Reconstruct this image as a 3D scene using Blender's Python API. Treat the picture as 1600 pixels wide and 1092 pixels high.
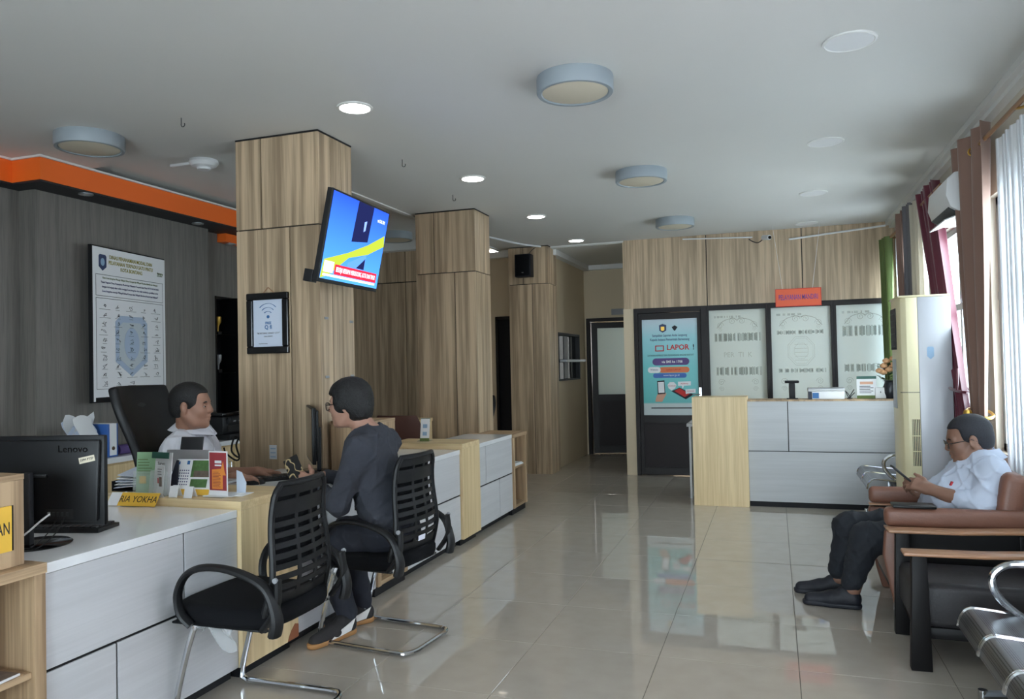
import bpy, bmesh, math, random
import numpy as np
from mathutils import Vector, Matrix, Euler
random.seed(7)
rng = np.random.default_rng(7)
PI = math.pi
for _o in list(bpy.data.objects):
    bpy.data.objects.remove(_o)
SC = bpy.context.scene
COL = SC.collection

# ------------------------------------------------------------------ camera
CAM_H, F_PX, YAW, PITCH, ROLL = 1.38, 1194.6, .32964, .02013, -.0217955
def cam_basis():
    f = Vector((-math.sin(YAW)*math.cos(PITCH), math.cos(YAW)*math.cos(PITCH), math.sin(PITCH)))
    r = Vector((math.cos(YAW), math.sin(YAW), 0))
    u = r.cross(f)
    c, s = math.cos(ROLL), math.sin(ROLL)
    return c*r+s*u, -s*r+c*u, f
_r, _u, _f = cam_basis()
cd = bpy.data.cameras.new('camera')
cd.sensor_width = 36.0; cd.sensor_fit = 'HORIZONTAL'; cd.lens = F_PX/1600*36; cd.clip_start = .05
cam = bpy.data.objects.new('camera', cd); COL.objects.link(cam)
cam.matrix_world = Matrix(((_r.x, _u.x, -_f.x, 0), (_r.y, _u.y, -_f.y, 0), (_r.z, _u.z, -_f.z, CAM_H), (0, 0, 0, 1)))
SC.camera = cam

# ------------------------------------------------------------------ world, daylight, exposure
W = bpy.data.worlds.new('daylight'); SC.world = W; W.use_nodes = True
_bg = W.node_tree.nodes['Background']; _bg.inputs[0].default_value = (1.0, .98, .98, 1); _bg.inputs[1].default_value = 5.5
SC.view_settings.view_transform = 'Standard'; SC.view_settings.look = 'None'
SC.view_settings.gamma = 1; SC.view_settings.use_curve_mapping = False; SC.view_settings.exposure = 1.35
SC.cycles.max_bounces = 8; SC.cycles.caustics_reflective = False; SC.cycles.caustics_refractive = False
LAMP_STRENGTH = 9.0
def portal(name, loc, sy, sz, rot):
    l = bpy.data.lights.new(name, 'AREA'); l.shape = 'RECTANGLE'; l.size = sy; l.size_y = sz
    l.cycles.is_portal = True
    o = bpy.data.objects.new(name, l); COL.objects.link(o); o.location = loc; o.rotation_euler = rot
    return o

# ------------------------------------------------------------------ helpers
def lin(c):
    return tuple(((x/255)/12.92 if x/255 <= .04045 else ((x/255+.055)/1.055)**2.4) for x in c)
class MB:
    def __init__(s): s.v = []; s.f = []
    def add(s, v, f):
        n = len(s.v); s.v += [tuple(p) for p in v]; s.f += [tuple(i+n for i in q) for q in f]; return s
    def box(s, x0, x1, y0, y1, z0, z1):
        return s.add([(x0,y0,z0),(x1,y0,z0),(x1,y1,z0),(x0,y1,z0),(x0,y0,z1),(x1,y0,z1),(x1,y1,z1),(x0,y1,z1)],
            [(0,3,2,1),(4,5,6,7),(0,1,5,4),(1,2,6,5),(2,3,7,6),(3,0,4,7)])
    def obox(s, c, size, rot=(0,0,0)):
        R = Euler(rot).to_matrix(); c = Vector(c); a, b, d = [q/2 for q in size]
        P = [c+R@Vector(p) for p in [(-a,-b,-d),(a,-b,-d),(a,b,-d),(-a,b,-d),(-a,-b,d),(a,-b,d),(a,b,d),(-a,b,d)]]
        return s.add(P, [(0,3,2,1),(4,5,6,7),(0,1,5,4),(1,2,6,5),(2,3,7,6),(3,0,4,7)])
    def loft(s, rings, closed=True, caps=True):
        n = len(rings[0]); k = len(rings); V = [p for r in rings for p in r]; F = []
        for i in range(k-1):
            for j in range(n if closed else n-1):
                a = i*n+j; b = i*n+(j+1) % n
                F.append((a, b, b+n, a+n))
        if caps and closed:
            F.append(tuple(range(n-1, -1, -1))); F.append(tuple((k-1)*n+j for j in range(n)))
        return s.add(V, F)
    def tube(s, pts, r, n=8, closed=False, flat=None):
        pts = [Vector(p) for p in pts]; k = len(pts)
        R = r if isinstance(r, (list, tuple)) else [r]*k
        def tan(i):
            if closed: return (pts[(i+1) % k]-pts[i-1]).normalized()
            return (pts[min(i+1, k-1)]-pts[max(i-1, 0)]).normalized()
        t = tan(0); up = Vector((0,0,1)) if abs(t.z) < .9 else Vector((1,0,0))
        nrm = t.cross(up).normalized(); rings = []
        for i in range(k):
            t2 = tan(i); ax = t.cross(t2)
            if ax.length > 1e-7: nrm = Matrix.Rotation(t.angle(t2), 3, ax)@nrm
            t = t2; b = t.cross(nrm)
            fl = flat or 1
            rings.append([pts[i]+R[i]*(math.cos(2*PI*j/n)*nrm+fl*math.sin(2*PI*j/n)*b) for j in range(n)])
        if closed:
            rings.append(rings[0]); return s.loft(rings, True, False)
        return s.loft(rings)
    def cyl(s, p0, p1, r0, r1=None, n=16):
        return s.tube([p0, p1], [r0, r0 if r1 is None else r1], n)
    def lathe(s, prof, c=(0,0,0), n=24, axis='z'):
        c = Vector(c); rings = []
        for r, h in prof:
            ring = []
            for j in range(n):
                a = 2*PI*j/n; p = (r*math.cos(a), r*math.sin(a), h)
                if axis == 'x': p = (p[2], p[0], p[1])
                if axis == 'y': p = (p[1], p[2], p[0])
                ring.append(c+Vector(p))
            rings.append(ring)
        return s.loft(rings)
    def prism(s, poly, d0, d1, plane='xy'):
        def m(a, b, d): return {'xy': (a,b,d), 'xz': (a,d,b), 'yz': (d,a,b)}[plane]
        n = len(poly); V = [m(a,b,d0) for a,b in poly]+[m(a,b,d1) for a,b in poly]
        return s.add(V, [tuple(range(n-1,-1,-1)), tuple(range(n,2*n))]+[(j,(j+1)%n,n+(j+1)%n,n+j) for j in range(n)])
    def sheet(s, fn, nu, nv, th=0.0):
        P = np.array([[fn(i/nu, j/nv) for j in range(nv+1)] for i in range(nu+1)], float)
        w = nv+1
        F = [(i*w+j, (i+1)*w+j, (i+1)*w+j+1, i*w+j+1) for i in range(nu) for j in range(nv)]
        if not th: return s.add(P.reshape(-1, 3), F)
        gu = np.gradient(P, axis=0); gv = np.gradient(P, axis=1); N = np.cross(gu, gv)
        N /= np.linalg.norm(N, axis=2, keepdims=True)+1e-9
        Q = P-N*th; k = (nu+1)*w
        V = list(P.reshape(-1,3))+list(Q.reshape(-1,3)); F2 = F+[tuple(k+q for q in reversed(f)) for f in F]
        bd = [(i*w, (i+1)*w) for i in range(nu)]+[((i+1)*w+nv, i*w+nv) for i in range(nu)]
        bd += [(j+1, j) for j in range(nv)]+[(nu*w+j, nu*w+j+1) for j in range(nv)]
        F2 += [(b, a, a+k, b+k) for a, b in bd]
        return s.add(V, F2)
    def xf(s, M, i0=0):
        for i in range(i0, len(s.v)): s.v[i] = tuple(M@Vector(s.v[i]))
        return s
    def build(s, name, mat, parent=None, bevel=0.0, smooth=True, seg=2, angle=35, sub=0):
        me = bpy.data.meshes.new(name); bm = bmesh.new()
        vs = [bm.verts.new(p) for p in s.v]
        for f in s.f:
            try: bm.faces.new([vs[i] for i in f])
            except ValueError: pass
        bmesh.ops.recalc_face_normals(bm, faces=bm.faces)
        if bevel:
            ed = [e for e in bm.edges if len(e.link_faces) == 2 and e.calc_face_angle(0) > .5]
            bmesh.ops.bevel(bm, geom=ed, offset=bevel, segments=seg, affect='EDGES', profile=.5, clamp_overlap=True)
        bm.to_mesh(me); bm.free()
        return link(name, me, mat, parent, smooth, angle, sub)
def link(name, me, mat, parent=None, smooth=True, angle=35, sub=0):
    if smooth:
        me.polygons.foreach_set('use_smooth', [True]*len(me.polygons))
        try: me.set_sharp_from_angle(angle=math.radians(angle))
        except Exception: pass
    o = bpy.data.objects.new(name, me); COL.objects.link(o)
    for m in (mat if isinstance(mat, (list, tuple)) else [mat]):
        me.materials.append(MT[m] if isinstance(m, str) else m)
    if parent is not None: o.parent = parent
    if sub:
        sm = o.modifiers.new('subdivision', 'SUBSURF'); sm.levels = sub; sm.render_levels = sub
    return o
def tag(o, label=None, cat=None, group=None, kind=None):
    if label: o['label'] = label
    if cat: o['category'] = cat
    if group: o['group'] = group
    if kind: o['kind'] = kind
    return o
def thing(name, label, cat, loc=(0,0,0), rz=0.0, group=None, kind=None):
    o = bpy.data.objects.new(name, None); COL.objects.link(o); o.location = loc; o.rotation_euler = (0,0,rz)
    o.empty_display_size = .1
    return tag(o, label, cat, group, kind)
def copy_tree(o, parent=None):
    c = o.copy(); COL.objects.link(c); c.parent = parent
    for ch in [q for q in o.children]: copy_tree(ch, c)
    return c
def twin(o, parent, loc=None, rot=None):
    c = o.copy(); COL.objects.link(c); c.parent = parent
    if loc is not None: c.location = loc
    if rot is not None: c.rotation_euler = rot
    return c
def text(name, body, mat, parent, loc, size, rot, align='CENTER', ext=.0004, sx=1.0, sp=1.0, bold=0.0):
    cu = bpy.data.curves.new(name, 'FONT'); cu.body = body; cu.size = size; cu.extrude = ext; cu.align_x = align; cu.align_y = 'CENTER'
    cu.space_character = sp; cu.offset = bold; cu.resolution_u = 2
    tmp = bpy.data.objects.new(name, cu); me = bpy.data.meshes.new_from_object(tmp); bpy.data.objects.remove(tmp); me.name = name
    me.materials.clear(); me.materials.append(MT[mat])
    o = bpy.data.objects.new(name, me); COL.objects.link(o); o.parent = parent
    o.location = loc; o.rotation_euler = rot; o.scale = (sx, 1, 1)
    return o
def arc(c, r, a0, a1, n, plane='xz'):
    out = []
    for i in range(n+1):
        a = a0+(a1-a0)*i/n; p, q = r*math.cos(a), r*math.sin(a)
        out.append((c[0]+p, c[1], c[2]+q) if plane == 'xz' else (c[0], c[1]+p, c[2]+q) if plane == 'yz' else (c[0]+p, c[1]+q, c[2]))
    return out
def smooth_path(pts, n=6):
    P = [Vector(p) for p in pts]; out = []
    for i in range(len(P)-1):
        a, b, c, d = P[max(i-1,0)], P[i], P[i+1], P[min(i+2, len(P)-1)]
        for k in range(n):
            t = k/n
            out.append(.5*((2*b)+(c-a)*t+(2*a-5*b+4*c-d)*t*t+(-a+3*b-3*c+d)*t**3))
    out.append(P[-1]); return out

# ------------------------------------------------------------------ materials
MT = {}
def _new(name):
    m = bpy.data.materials.new(name); m.use_nodes = True; MT[name] = m
    nt = m.node_tree; return m, nt, nt.nodes['Principled BSDF']
def N(nt, t, **kw):
    n = nt.nodes.new(t)
    for k, v in kw.items(): setattr(n, k, v)
    return n
def mat(name, rgb, rough=.5, metal=0.0, spec=.5, bump=0.0, bscale=80, var=0.0, vscale=6, emit=0, coat=0.0, sheen=0.0, alpha=1):
    m, nt, b = _new(name)
    c = lin(rgb)+(1,)
    b.inputs['Base Color'].default_value = c; b.inputs['Roughness'].default_value = rough; b.inputs['Metallic'].default_value = metal
    b.inputs['Specular IOR Level'].default_value = spec; b.inputs['Coat Weight'].default_value = coat
    b.inputs['Sheen Weight'].default_value = sheen
    if emit: b.inputs['Emission Color'].default_value = c; b.inputs['Emission Strength'].default_value = emit
    if var or bump:
        tc = N(nt, 'ShaderNodeTexCoord')
        if var:
            no = N(nt, 'ShaderNodeTexNoise'); no.inputs['Scale'].default_value = vscale; no.inputs['Detail'].default_value = 5
            nt.links.new(tc.outputs['Object'], no.inputs['Vector'])
            mx = N(nt, 'ShaderNodeMix', data_type='RGBA'); nt.links.new(no.outputs['Fac'], mx.inputs['Factor'])
            mx.inputs[6].default_value = tuple(x*(1-var) for x in c[:3])+(1,); mx.inputs[7].default_value = tuple(min(1, x*(1+var)) for x in c[:3])+(1,)
            nt.links.new(mx.outputs[2], b.inputs['Base Color'])
        if bump:
            n2 = N(nt, 'ShaderNodeTexNoise'); n2.inputs['Scale'].default_value = bscale; n2.inputs['Detail'].default_value = 4
            nt.links.new(tc.outputs['Object'], n2.inputs['Vector'])
            bp = N(nt, 'ShaderNodeBump'); bp.inputs['Strength'].default_value = bump; bp.inputs['Distance'].default_value = .01
            nt.links.new(n2.outputs['Fac'], bp.inputs['Height']); nt.links.new(bp.outputs['Normal'], b.inputs['Normal'])
    return m
def grain(name, c1, c2, axis='z', scale=14, rough=.45, fine=.35, spec=.4):
    """laminate with a grain running along one axis of the object"""
    m, nt, b = _new(name); b.inputs['Roughness'].default_value = rough; b.inputs['Specular IOR Level'].default_value = spec
    tc = N(nt, 'ShaderNodeTexCoord'); oi = N(nt, 'ShaderNodeObjectInfo')
    ad = N(nt, 'ShaderNodeVectorMath', operation='MULTIPLY_ADD'); ad.inputs[1].default_value = (17, 29, 41)
    cb = N(nt, 'ShaderNodeCombineXYZ')
    for i in range(3): nt.links.new(oi.outputs['Random'], cb.inputs[i])
    nt.links.new(cb.outputs[0], ad.inputs[0]); nt.links.new(tc.outputs['Object'], ad.inputs[2])
    def layer(sc, squash, det):
        mp = N(nt, 'ShaderNodeMapping'); s = [sc]*3; s['xyz'.index(axis)] = sc*squash; mp.inputs['Scale'].default_value = s
        nt.links.new(ad.outputs[0], mp.inputs['Vector'])
        no = N(nt, 'ShaderNodeTexNoise'); no.inputs['Scale'].default_value = 1; no.inputs['Detail'].default_value = det; no.inputs['Roughness'].default_value = .6
        nt.links.new(mp.outputs[0], no.inputs['Vector']); return no
    a = layer(scale, .035, 3); f = layer(scale*7, .02, 2)
    mx = N(nt, 'ShaderNodeMath', operation='MULTIPLY_ADD'); nt.links.new(f.outputs['Fac'], mx.inputs[0]); mx.inputs[1].default_value = fine
    nt.links.new(a.outputs['Fac'], mx.inputs[2])
    cr = N(nt, 'ShaderNodeValToRGB'); cr.color_ramp.elements[0].position = .42+fine*.4; cr.color_ramp.elements[1].position = .60+fine*.6
    cr.color_ramp.elements[0].color = lin(c1)+(1,); cr.color_ramp.elements[1].color = lin(c2)+(1,)
    nt.links.new(mx.outputs[0], cr.inputs[0]); nt.links.new(cr.outputs[0], b.inputs['Base Color'])
    return m
def glassy(name, tint=(235,245,250), gloss=.08, rough=.02):
    m, nt, b = _new(name); nt.nodes.remove(b)
    tr = N(nt, 'ShaderNodeBsdfTransparent'); tr.inputs[0].default_value = lin(tint)+(1,)
    gl = N(nt, 'ShaderNodeBsdfGlossy'); gl.inputs['Roughness'].default_value = rough
    lw = N(nt, 'ShaderNodeLayerWeight'); pw = N(nt, 'ShaderNodeMath', operation='POWER'); nt.links.new(lw.outputs['Facing'], pw.inputs[0]); pw.inputs[1].default_value = 4
    fr = N(nt, 'ShaderNodeMath', operation='MULTIPLY_ADD'); nt.links.new(pw.outputs[0], fr.inputs[0]); fr.inputs[1].default_value = .5; fr.inputs[2].default_value = .03
    ms = N(nt, 'ShaderNodeMixShader'); nt.links.new(fr.outputs[0], ms.inputs[0]); nt.links.new(tr.outputs[0], ms.inputs[1]); nt.links.new(gl.outputs[0], ms.inputs[2])
    nt.links.new(ms.outputs[0], nt.nodes['Material Output'].inputs[0]); return m
def veil(name, rgb, clear=.3, rough=.9, trans=.6):
    """thin cloth or frosted sheet: part clear, part translucent, part diffuse"""
    m, nt, b = _new(name); nt.nodes.remove(b)
    tr = N(nt, 'ShaderNodeBsdfTransparent'); tl = N(nt, 'ShaderNodeBsdfTranslucent'); df = N(nt, 'ShaderNodeBsdfDiffuse')
    for q in (tl, df): q.inputs[0].default_value = lin(rgb)+(1,)
    a = N(nt, 'ShaderNodeMixShader'); a.inputs[0].default_value = trans; nt.links.new(df.outputs[0], a.inputs[1]); nt.links.new(tl.outputs[0], a.inputs[2])
    c = N(nt, 'ShaderNodeMixShader'); c.inputs[0].default_value = clear; nt.links.new(a.outputs[0], c.inputs[1]); nt.links.new(tr.outputs[0], c.inputs[2])
    nt.links.new(c.outputs[0], nt.nodes['Material Output'].inputs[0]); return m
def emitter(name, rgb, k):
    m, nt, b = _new(name); nt.nodes.remove(b)
    e = N(nt, 'ShaderNodeEmission'); e.inputs[0].default_value = lin(rgb)+(1,); e.inputs[1].default_value = k
    nt.links.new(e.outputs[0], nt.nodes['Material Output'].inputs[0]); return m

grain('pillar_wood', (150,130,106), (200,177,147), 'z', 16, .42)
grain('wall_wood', (162,142,117), (206,182,152), 'z', 19, .42)
grain('shelf_wood_v', (150,124,96), (196,168,134), 'z', 16, .45)
grain('shelf_wood_h', (150,124,96), (196,168,134), 'y', 16, .45)
grain('beech_v', (214,188,142), (234,210,166), 'z', 20, .4, .5)
grain('beech_h', (214,188,142), (234,210,166), 'x', 20, .4, .5)
grain('white_laminate', (200,201,204), (208,209,212), 'y', 18, .35, .5)
grain('white_laminate_x', (180,182,184), (188,190,192), 'x', 18, .35, .5)
grain('dark_laminate', (104,101,96), (122,118,112), 'z', 30, .5, .8)
mat('marble_top', (236,238,240), .14, spec=.5, var=.06, vscale=5)
mat('black_gap', (18,17,18), .6)
mat('plinth', (24,24,28), .55, spec=.3)
mat('ceiling_paint', (214,214,210), .7, bump=.05, bscale=6, var=.02, vscale=2)
mat('trim_white', (225,225,222), .5)
mat('beige_wall', (214,198,170), .7, bump=.03, bscale=40)
mat('cream_wall', (214,206,190), .7)
mat('orange_paint', (245,112,36), .5)
mat('soffit_black', (38,38,41), .6)
mat('dark_frame', (30,25,25), .45, spec=.3, var=.1)
mat('dark_panel', (38,31,33), .5, spec=.3, var=.08)
mat('black_door', (17,19,27), .5, spec=.3)
mat('black_plastic', (17,18,21), .45, spec=.35, bump=.02, bscale=400)
mat('black_gloss', (15,15,18), .15)
mat('black_fabric', (12,13,17), .9, spec=.2, bump=.25, bscale=600)
mat('charcoal', (36,38,42), .5)
mat('chrome', (205,208,212), .12, 1.0)
mat('steel', (150,153,158), .28, 1.0)
mat('alu', (170,174,178), .35, .9)
mat('lamp_grey', (150,160,166), .5)
mat('lamp_disc', (214,205,184), .5)
mat('white_plastic', (228,229,230), .4)
mat('white_paper', (236,238,240), .7)
mat('paper_blue', (206,216,232), .7)
mat('grey_plastic', (150,152,156), .4)
mat('silver', (168,170,174), .35, .5)
mat('glass_dark', (20,24,30), .08)
mat('red_print', (196,42,40), .6)
mat('navy_print', (52,58,110), .6)
mat('ink', (35,38,46), .7)
mat('olive_ink', (160,150,50), .7)
mat('sign_orange', (226,98,62), .55)
mat('sign_violet', (86,58,140), .6)
mat('yellow_plate', (238,190,70), .5)
mat('green_ink', (90,110,50), .6)
mat('blue_ink', (60,110,165), .6)
mat('pale_blue', (150,180,208), .6)
mat('gold', (212,170,80), .35, .8)
mat('leather_brown', (124,84,68), .42, bump=.15, bscale=120, var=.08, vscale=10)
mat('leather_grey', (48,46,48), .42, spec=.35, bump=.15, bscale=120)
mat('dark_wood', (18,16,17), .5, spec=.25)
mat('arm_wood', (168,124,92), .3)
glassy('window_glass')
emitter('downlight_glow', (255,252,245), LAMP_STRENGTH)
# ================================================================== the setting
CEIL = 2.88
def S(name, mb, m, label=None, parent=None, bevel=0.0, smooth=False):
    o = mb.build(name, m, parent, bevel=bevel, smooth=smooth)
    if parent is None: tag(o, label, None, None, 'structure')
    return o
# --- floor: one polished tile after another on a grout bed
_m, _nt, _b = _new('floor_tile')
_b.inputs['Roughness'].default_value = .015; _b.inputs['IOR'].default_value = 1.7; _b.inputs['Specular IOR Level'].default_value = .65
_tc = N(_nt, 'ShaderNodeTexCoord'); _no = N(_nt, 'ShaderNodeTexNoise'); _no.inputs['Scale'].default_value = 9; _no.inputs['Detail'].default_value = 6
_oi = N(_nt, 'ShaderNodeObjectInfo'); _va = N(_nt, 'ShaderNodeVectorMath', operation='ADD')
_nt.links.new(_tc.outputs['Object'], _va.inputs[0]); _nt.links.new(_oi.outputs['Location'], _va.inputs[1]); _nt.links.new(_va.outputs[0], _no.inputs['Vector'])
_cr = N(_nt, 'ShaderNodeValToRGB'); _cr.color_ramp.elements[0].color = lin((172,163,151))+(1,); _cr.color_ramp.elements[1].color = lin((187,179,168))+(1,)
_nt.links.new(_no.outputs['Fac'], _cr.inputs[0]); _nt.links.new(_cr.outputs[0], _b.inputs['Base Color'])
mat('grout', (95,88,80), .8)
floor = tag(MB().box(-5.7, 1.42, -2.6, 13.2, -.08, -.003).build('floor', 'grout', smooth=False), 'polished beige tiled floor of the service hall', None, None, 'structure')
TS = .616
tile0 = None
for i in range(-8, 4):
    for j in range(-8, 13):
        x0 = -.547+TS*i; y0 = 5.48+TS*j
        if x0 > 1.3 or x0 < -5.6: continue
        if x0 > 1.2 or (x0 < -3.4 and y0 > 8.6) : continue
        if tile0 is None:
            tile0 = MB().box(.0013, TS-.0013, .0013, TS-.0013, -.006, 0).build('tile', 'floor_tile', floor, bevel=.0012, seg=1, smooth=False); t = tile0
        else: t = twin(tile0, floor)
        t.location = (x0, y0, 0)
# --- ceilings
m = MB().box(-5.7, 1.42, -2.6, 4.27, CEIL, CEIL+.06).box(-3.38, 1.42, 4.27, 9.40, CEIL, CEIL+.06)
m.box(-5.7, -3.38, 4.27, 9.6, CEIL+.05, CEIL+.11).box(-3.38, 1.42, 9.40, 13.2, CEIL-.02, CEIL+.06)
ceil_o = S('ceiling', m, 'ceiling_paint', 'off-white plastered ceiling over the hall')
S('trim_1', MB().box(-3.385, -3.34, 4.27, 9.4, CEIL-.012, CEIL-.001), 'trim_white', 'thin white edge strip along the raised ceiling field')
S('trim_2', MB().box(-2.7, -1.70, 9.36, 9.40, CEIL-.014, CEIL-.001), 'trim_white', 'thin white ceiling strip above the corridor mouth')
m = MB()
for dx, dz in ((.0, 0), (.035, -.03)): m.box(1.21+dx, 1.30, -2.5, 9.36, CEIL-.045+dz, CEIL-.001+dz)
S('trim_3', m, 'trim_white', 'stepped white cornice along the window wall')
S('trim_4', MB().box(-5.03, -3.75, 8.38, 8.5, CEIL-.07, CEIL+.05).box(-3.75, -2.72, 9.40, 9.5, CEIL-.09, CEIL-.02), 'trim_white', 'white cornice above the rear panelled wall')
S('trim_5', MB().box(-2.72, -2.62, 9.5, 11.4, CEIL-.09, CEIL-.02).box(-2.72, -1.3, 11.32, 11.4, CEIL-.09, CEIL-.02), 'trim_white', 'white cornice around the corridor ceiling')
# --- outer shell
m = MB().box(-5.25, -5.08, -2.6, 4.02, 0, CEIL+.05).box(-5.25, -4.93, 4.02, 5.78, 0, CEIL+.05).box(-5.25, -5.03, 5.78, 5.98, 0, CEIL+.05)
m.box(-5.25, -5.03, 6.30, 8.6, 0, CEIL+.05).box(-5.25, -5.03, 5.98, 6.30, 2.10, CEIL+.05).box(-5.25, -5.03, 5.98, 6.30, 0, .60)
S('wall_left', m, 'dark_laminate', 'dark grey laminate wall behind the service desks')
S('wall_back', MB().box(-5.25, -2.8, -2.7, -2.6, 0, CEIL).box(.5, 1.42, -2.7, -2.6, 0, CEIL).box(-2.8, .5, -2.7, -2.6, 2.3, CEIL), 'cream_wall', 'cream wall at the near end of the hall with an entrance opening added for daylight')
d4 = S('added_entrance', MB().box(-2.8, -2.72, -2.69, -2.61, 0, 2.3).box(.42, .5, -2.69, -2.61, 0, 2.3).box(-2.72, .42, -2.69, -2.61, 2.22, 2.3).box(-1.19, -1.11, -2.69, -2.61, 0, 2.22).box(-2.72, .42, -2.69, -2.61, 0, .1), 'alu', 'unseen glazed entrance doors added behind the photographer to let daylight in')  # unseen entrance, added and sized to light the surfaces facing the camera
for a in (-2.72, -1.11): S('pane', MB().box(a, a+1.53, -2.655, -2.650, .1, 2.22), 'window_glass', parent=d4)
portal('daylight_portal', (-1.15, -2.72, 1.15), 3.3, 2.3, (PI/2, 0, 0))
# orange bulkhead with a dark soffit
m = MB().box(-5.08, -4.94, -2.6, 3.86, 2.712, CEIL-.016).box(-5.08, -4.68, 3.86, 7.3, 2.712, CEIL-.016)
bh = S('trim_6', m, 'orange_paint', 'orange bulkhead band above the dark wall')
S('soffit', MB().box(-5.08, -4.945, -2.6, 3.865, 2.70, 2.7115).box(-5.08, -4.685, 3.865, 7.29, 2.70, 2.7115), 'soffit_black', parent=bh)
S('cap_strip', MB().box(-5.08, -4.93, -2.6, 3.85, CEIL-.015, CEIL-.001).box(-5.08, -4.665, 3.85, 7.31, CEIL-.015, CEIL-.001), 'trim_white', parent=bh)
S('lower_band', MB().box(-5.03, -4.93, 6.02, 7.2, 2.62, 2.699), 'orange_paint', parent=bh)
# wall niche with dark back and glass shelves
nic = S('trim_7', MB().box(-5.245, -5.235, 5.98, 6.30, .60, 2.10).box(-5.235, -5.02, 5.975, 5.985, .60, 2.10).box(-5.235, -5.02, 6.295, 6.305, .60, 2.10), 'black_gloss', 'tall black display niche in the dark wall')
for z in (.98, 1.36, 1.73): S('glass_shelf', MB().box(-5.23, -5.035, 5.99, 6.29, z, z+.008), 'window_glass', parent=nic)
# --- panelled rear wall (wood panels on a black backing)
wr = S('wall_rear', MB().box(-5.25, -3.75, 8.53, 8.62, 0, CEIL+.05).box(-3.84, -3.75, 8.62, 9.6, 0, CEIL+.05), 'black_gap', 'wood panelled rear wall behind the desks')
for x0, x1 in ((-5.03, -4.285), (-4.275, -3.755)):
    for z0, z1 in ((0.02, 2.425), (2.437, CEIL-.0)):
        S('panel', MB().box(x0, x1, 8.50, 8.53, z0, z1), 'pillar_wood', parent=wr, bevel=.001)
S('panel', MB().box(-3.75, -3.745, 8.53, 9.5, 0, CEIL), 'pillar_wood', parent=wr)
S('wall_rear_beige', MB().box(-3.75, -3.46, 9.5, 9.6, 0, CEIL).box(-3.46, -2.72, 9.5, 9.6, 2.0, CEIL).box(-3.0, -2.72, 9.5, 9.6, 0, 2.0), 'beige_wall', 'beige painted wall between the wooden pillars')
d1 = tag(MB().box(-3.455, -3.005, 9.53, 9.57, .005, 1.99).build('door_1', 'black_door', bevel=.003, smooth=False), 'plain black door beside the far wooden pillar', None, None, 'structure')
S('frame', MB().box(-3.47, -3.44, 9.48, 9.6, 0, 2.02).box(-3.02, -2.99, 9.48, 9.6, 0, 2.02).box(-3.47, -2.99, 9.48, 9.6, 1.985, 2.02), 'black_gap', parent=d1)
# --- corridor
m = MB().box(-2.82, -2.72, 9.6, 9.78, 0, CEIL).box(-2.82, -2.72, 10.98, 11.4, 0, CEIL).box(-2.82, -2.72, 9.78, 10.98, 0, 1.15).box(-2.82, -2.72, 9.78, 10.98, 1.80, CEIL)
S('wall_corridor', m, 'beige_wall', 'beige corridor wall with a small window')
m = MB().box(-2.82, -2.66, 11.4, 11.5, 0, CEIL).box(-1.72, -1.2, 11.4, 11.5, 0, CEIL).box(-2.66, -1.72, 11.4, 11.5, 2.02, CEIL).box(-1.3, -1.2, 9.5, 11.4, 0, CEIL)
S('wall_corridor_end', m, 'beige_wall', 'beige wall at the end of the corridor')
w0 = S('window_4', MB().box(-2.80, -2.70, 9.78, 9.81, 1.15, 1.80).box(-2.80, -2.70, 10.95, 10.98, 1.15, 1.80).box(-2.80, -2.70, 9.81, 10.95, 1.77, 1.80).box(-2.80, -2.70, 9.81, 10.95, 1.15, 1.17).box(-2.80, -2.69, 9.81, 10.95, 1.40, 1.44), 'charcoal', 'small aluminium counter window in the corridor wall')
S('pane', MB().box(-2.765, -2.760, 9.81, 10.95, 1.44, 1.77).box(-2.765, -2.760, 9.81, 10.95, 1.17, 1.40), 'glass_dark', parent=w0)
for k, y in enumerate((9.9, 10.28, 10.62)):
    S('slat', MB().box(-2.757, -2.752, y, y+(.14, .2, .1)[k], 1.175, 1.765), 'black_plastic' if k != 1 else 'grey_plastic', parent=w0)
S('window_sill', MB().box(-2.72, -2.60, 9.83, 10.93, 1.405, 1.435), 'alu', parent=w0)
tag(MB().box(-2.30, -1.98, 11.385, 11.395, 2.10, 2.19).build('room_sign', 'grey_plastic', bevel=.002), 'small pale sign plate above the corridor door', 'sign')
# room behind the corridor door
S('wall_office', MB().box(-2.95, -2.9, 11.5, 13.2, 0, CEIL).box(-2.9, -2.2, 13.1, 13.2, 0, CEIL).box(-1.6, -1.2, 13.1, 13.2, 0, CEIL).box(-2.2, -1.6, 13.1, 13.2, 0, 1.1).box(-2.2, -1.6, 13.1, 13.2, 2.0, CEIL).box(-1.3, -1.2, 11.5, 13.1, 0, CEIL), 'cream_wall', 'cream wall of the office beyond the corridor door')
# door 2 (ajar) : frame, leaf with frosted pane
veil('frosted_door', (176,190,190), .18, .4, .7)
d2 = thing('door_2', 'dark framed corridor door standing ajar with a frosted upper pane', None, (-2.64, 11.4, 0), 0, None, 'structure')
S('frame', MB().box(-.05, 0, -.03, .12, 0, 2.06).box(.92, .97, -.03, .12, 0, 2.06).box(0, .92, -.03, .12, 2.01, 2.06), 'dark_frame', parent=d2)
leaf = thing('leaf', None, None, (.01, .05, 0), math.radians(14)); leaf.parent = d2
S('stile', MB().box(0, .09, -.02, .02, .01, 2.0).box(.81, .90, -.02, .02, .01, 2.0).box(.09, .81, -.02, .02, .01, .12).box(.09, .81, -.02, .02, .80, .90).box(.09, .81, -.02, .02, 1.91, 2.0), 'dark_frame', parent=leaf)
S('lower_panel', MB().box(.09, .81, -.008, .008, .12, .80), 'dark_panel', parent=leaf)
S('pane', MB().box(.09, .81, -.003, .003, .90, 1.91), 'frosted_door', parent=leaf)
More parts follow.
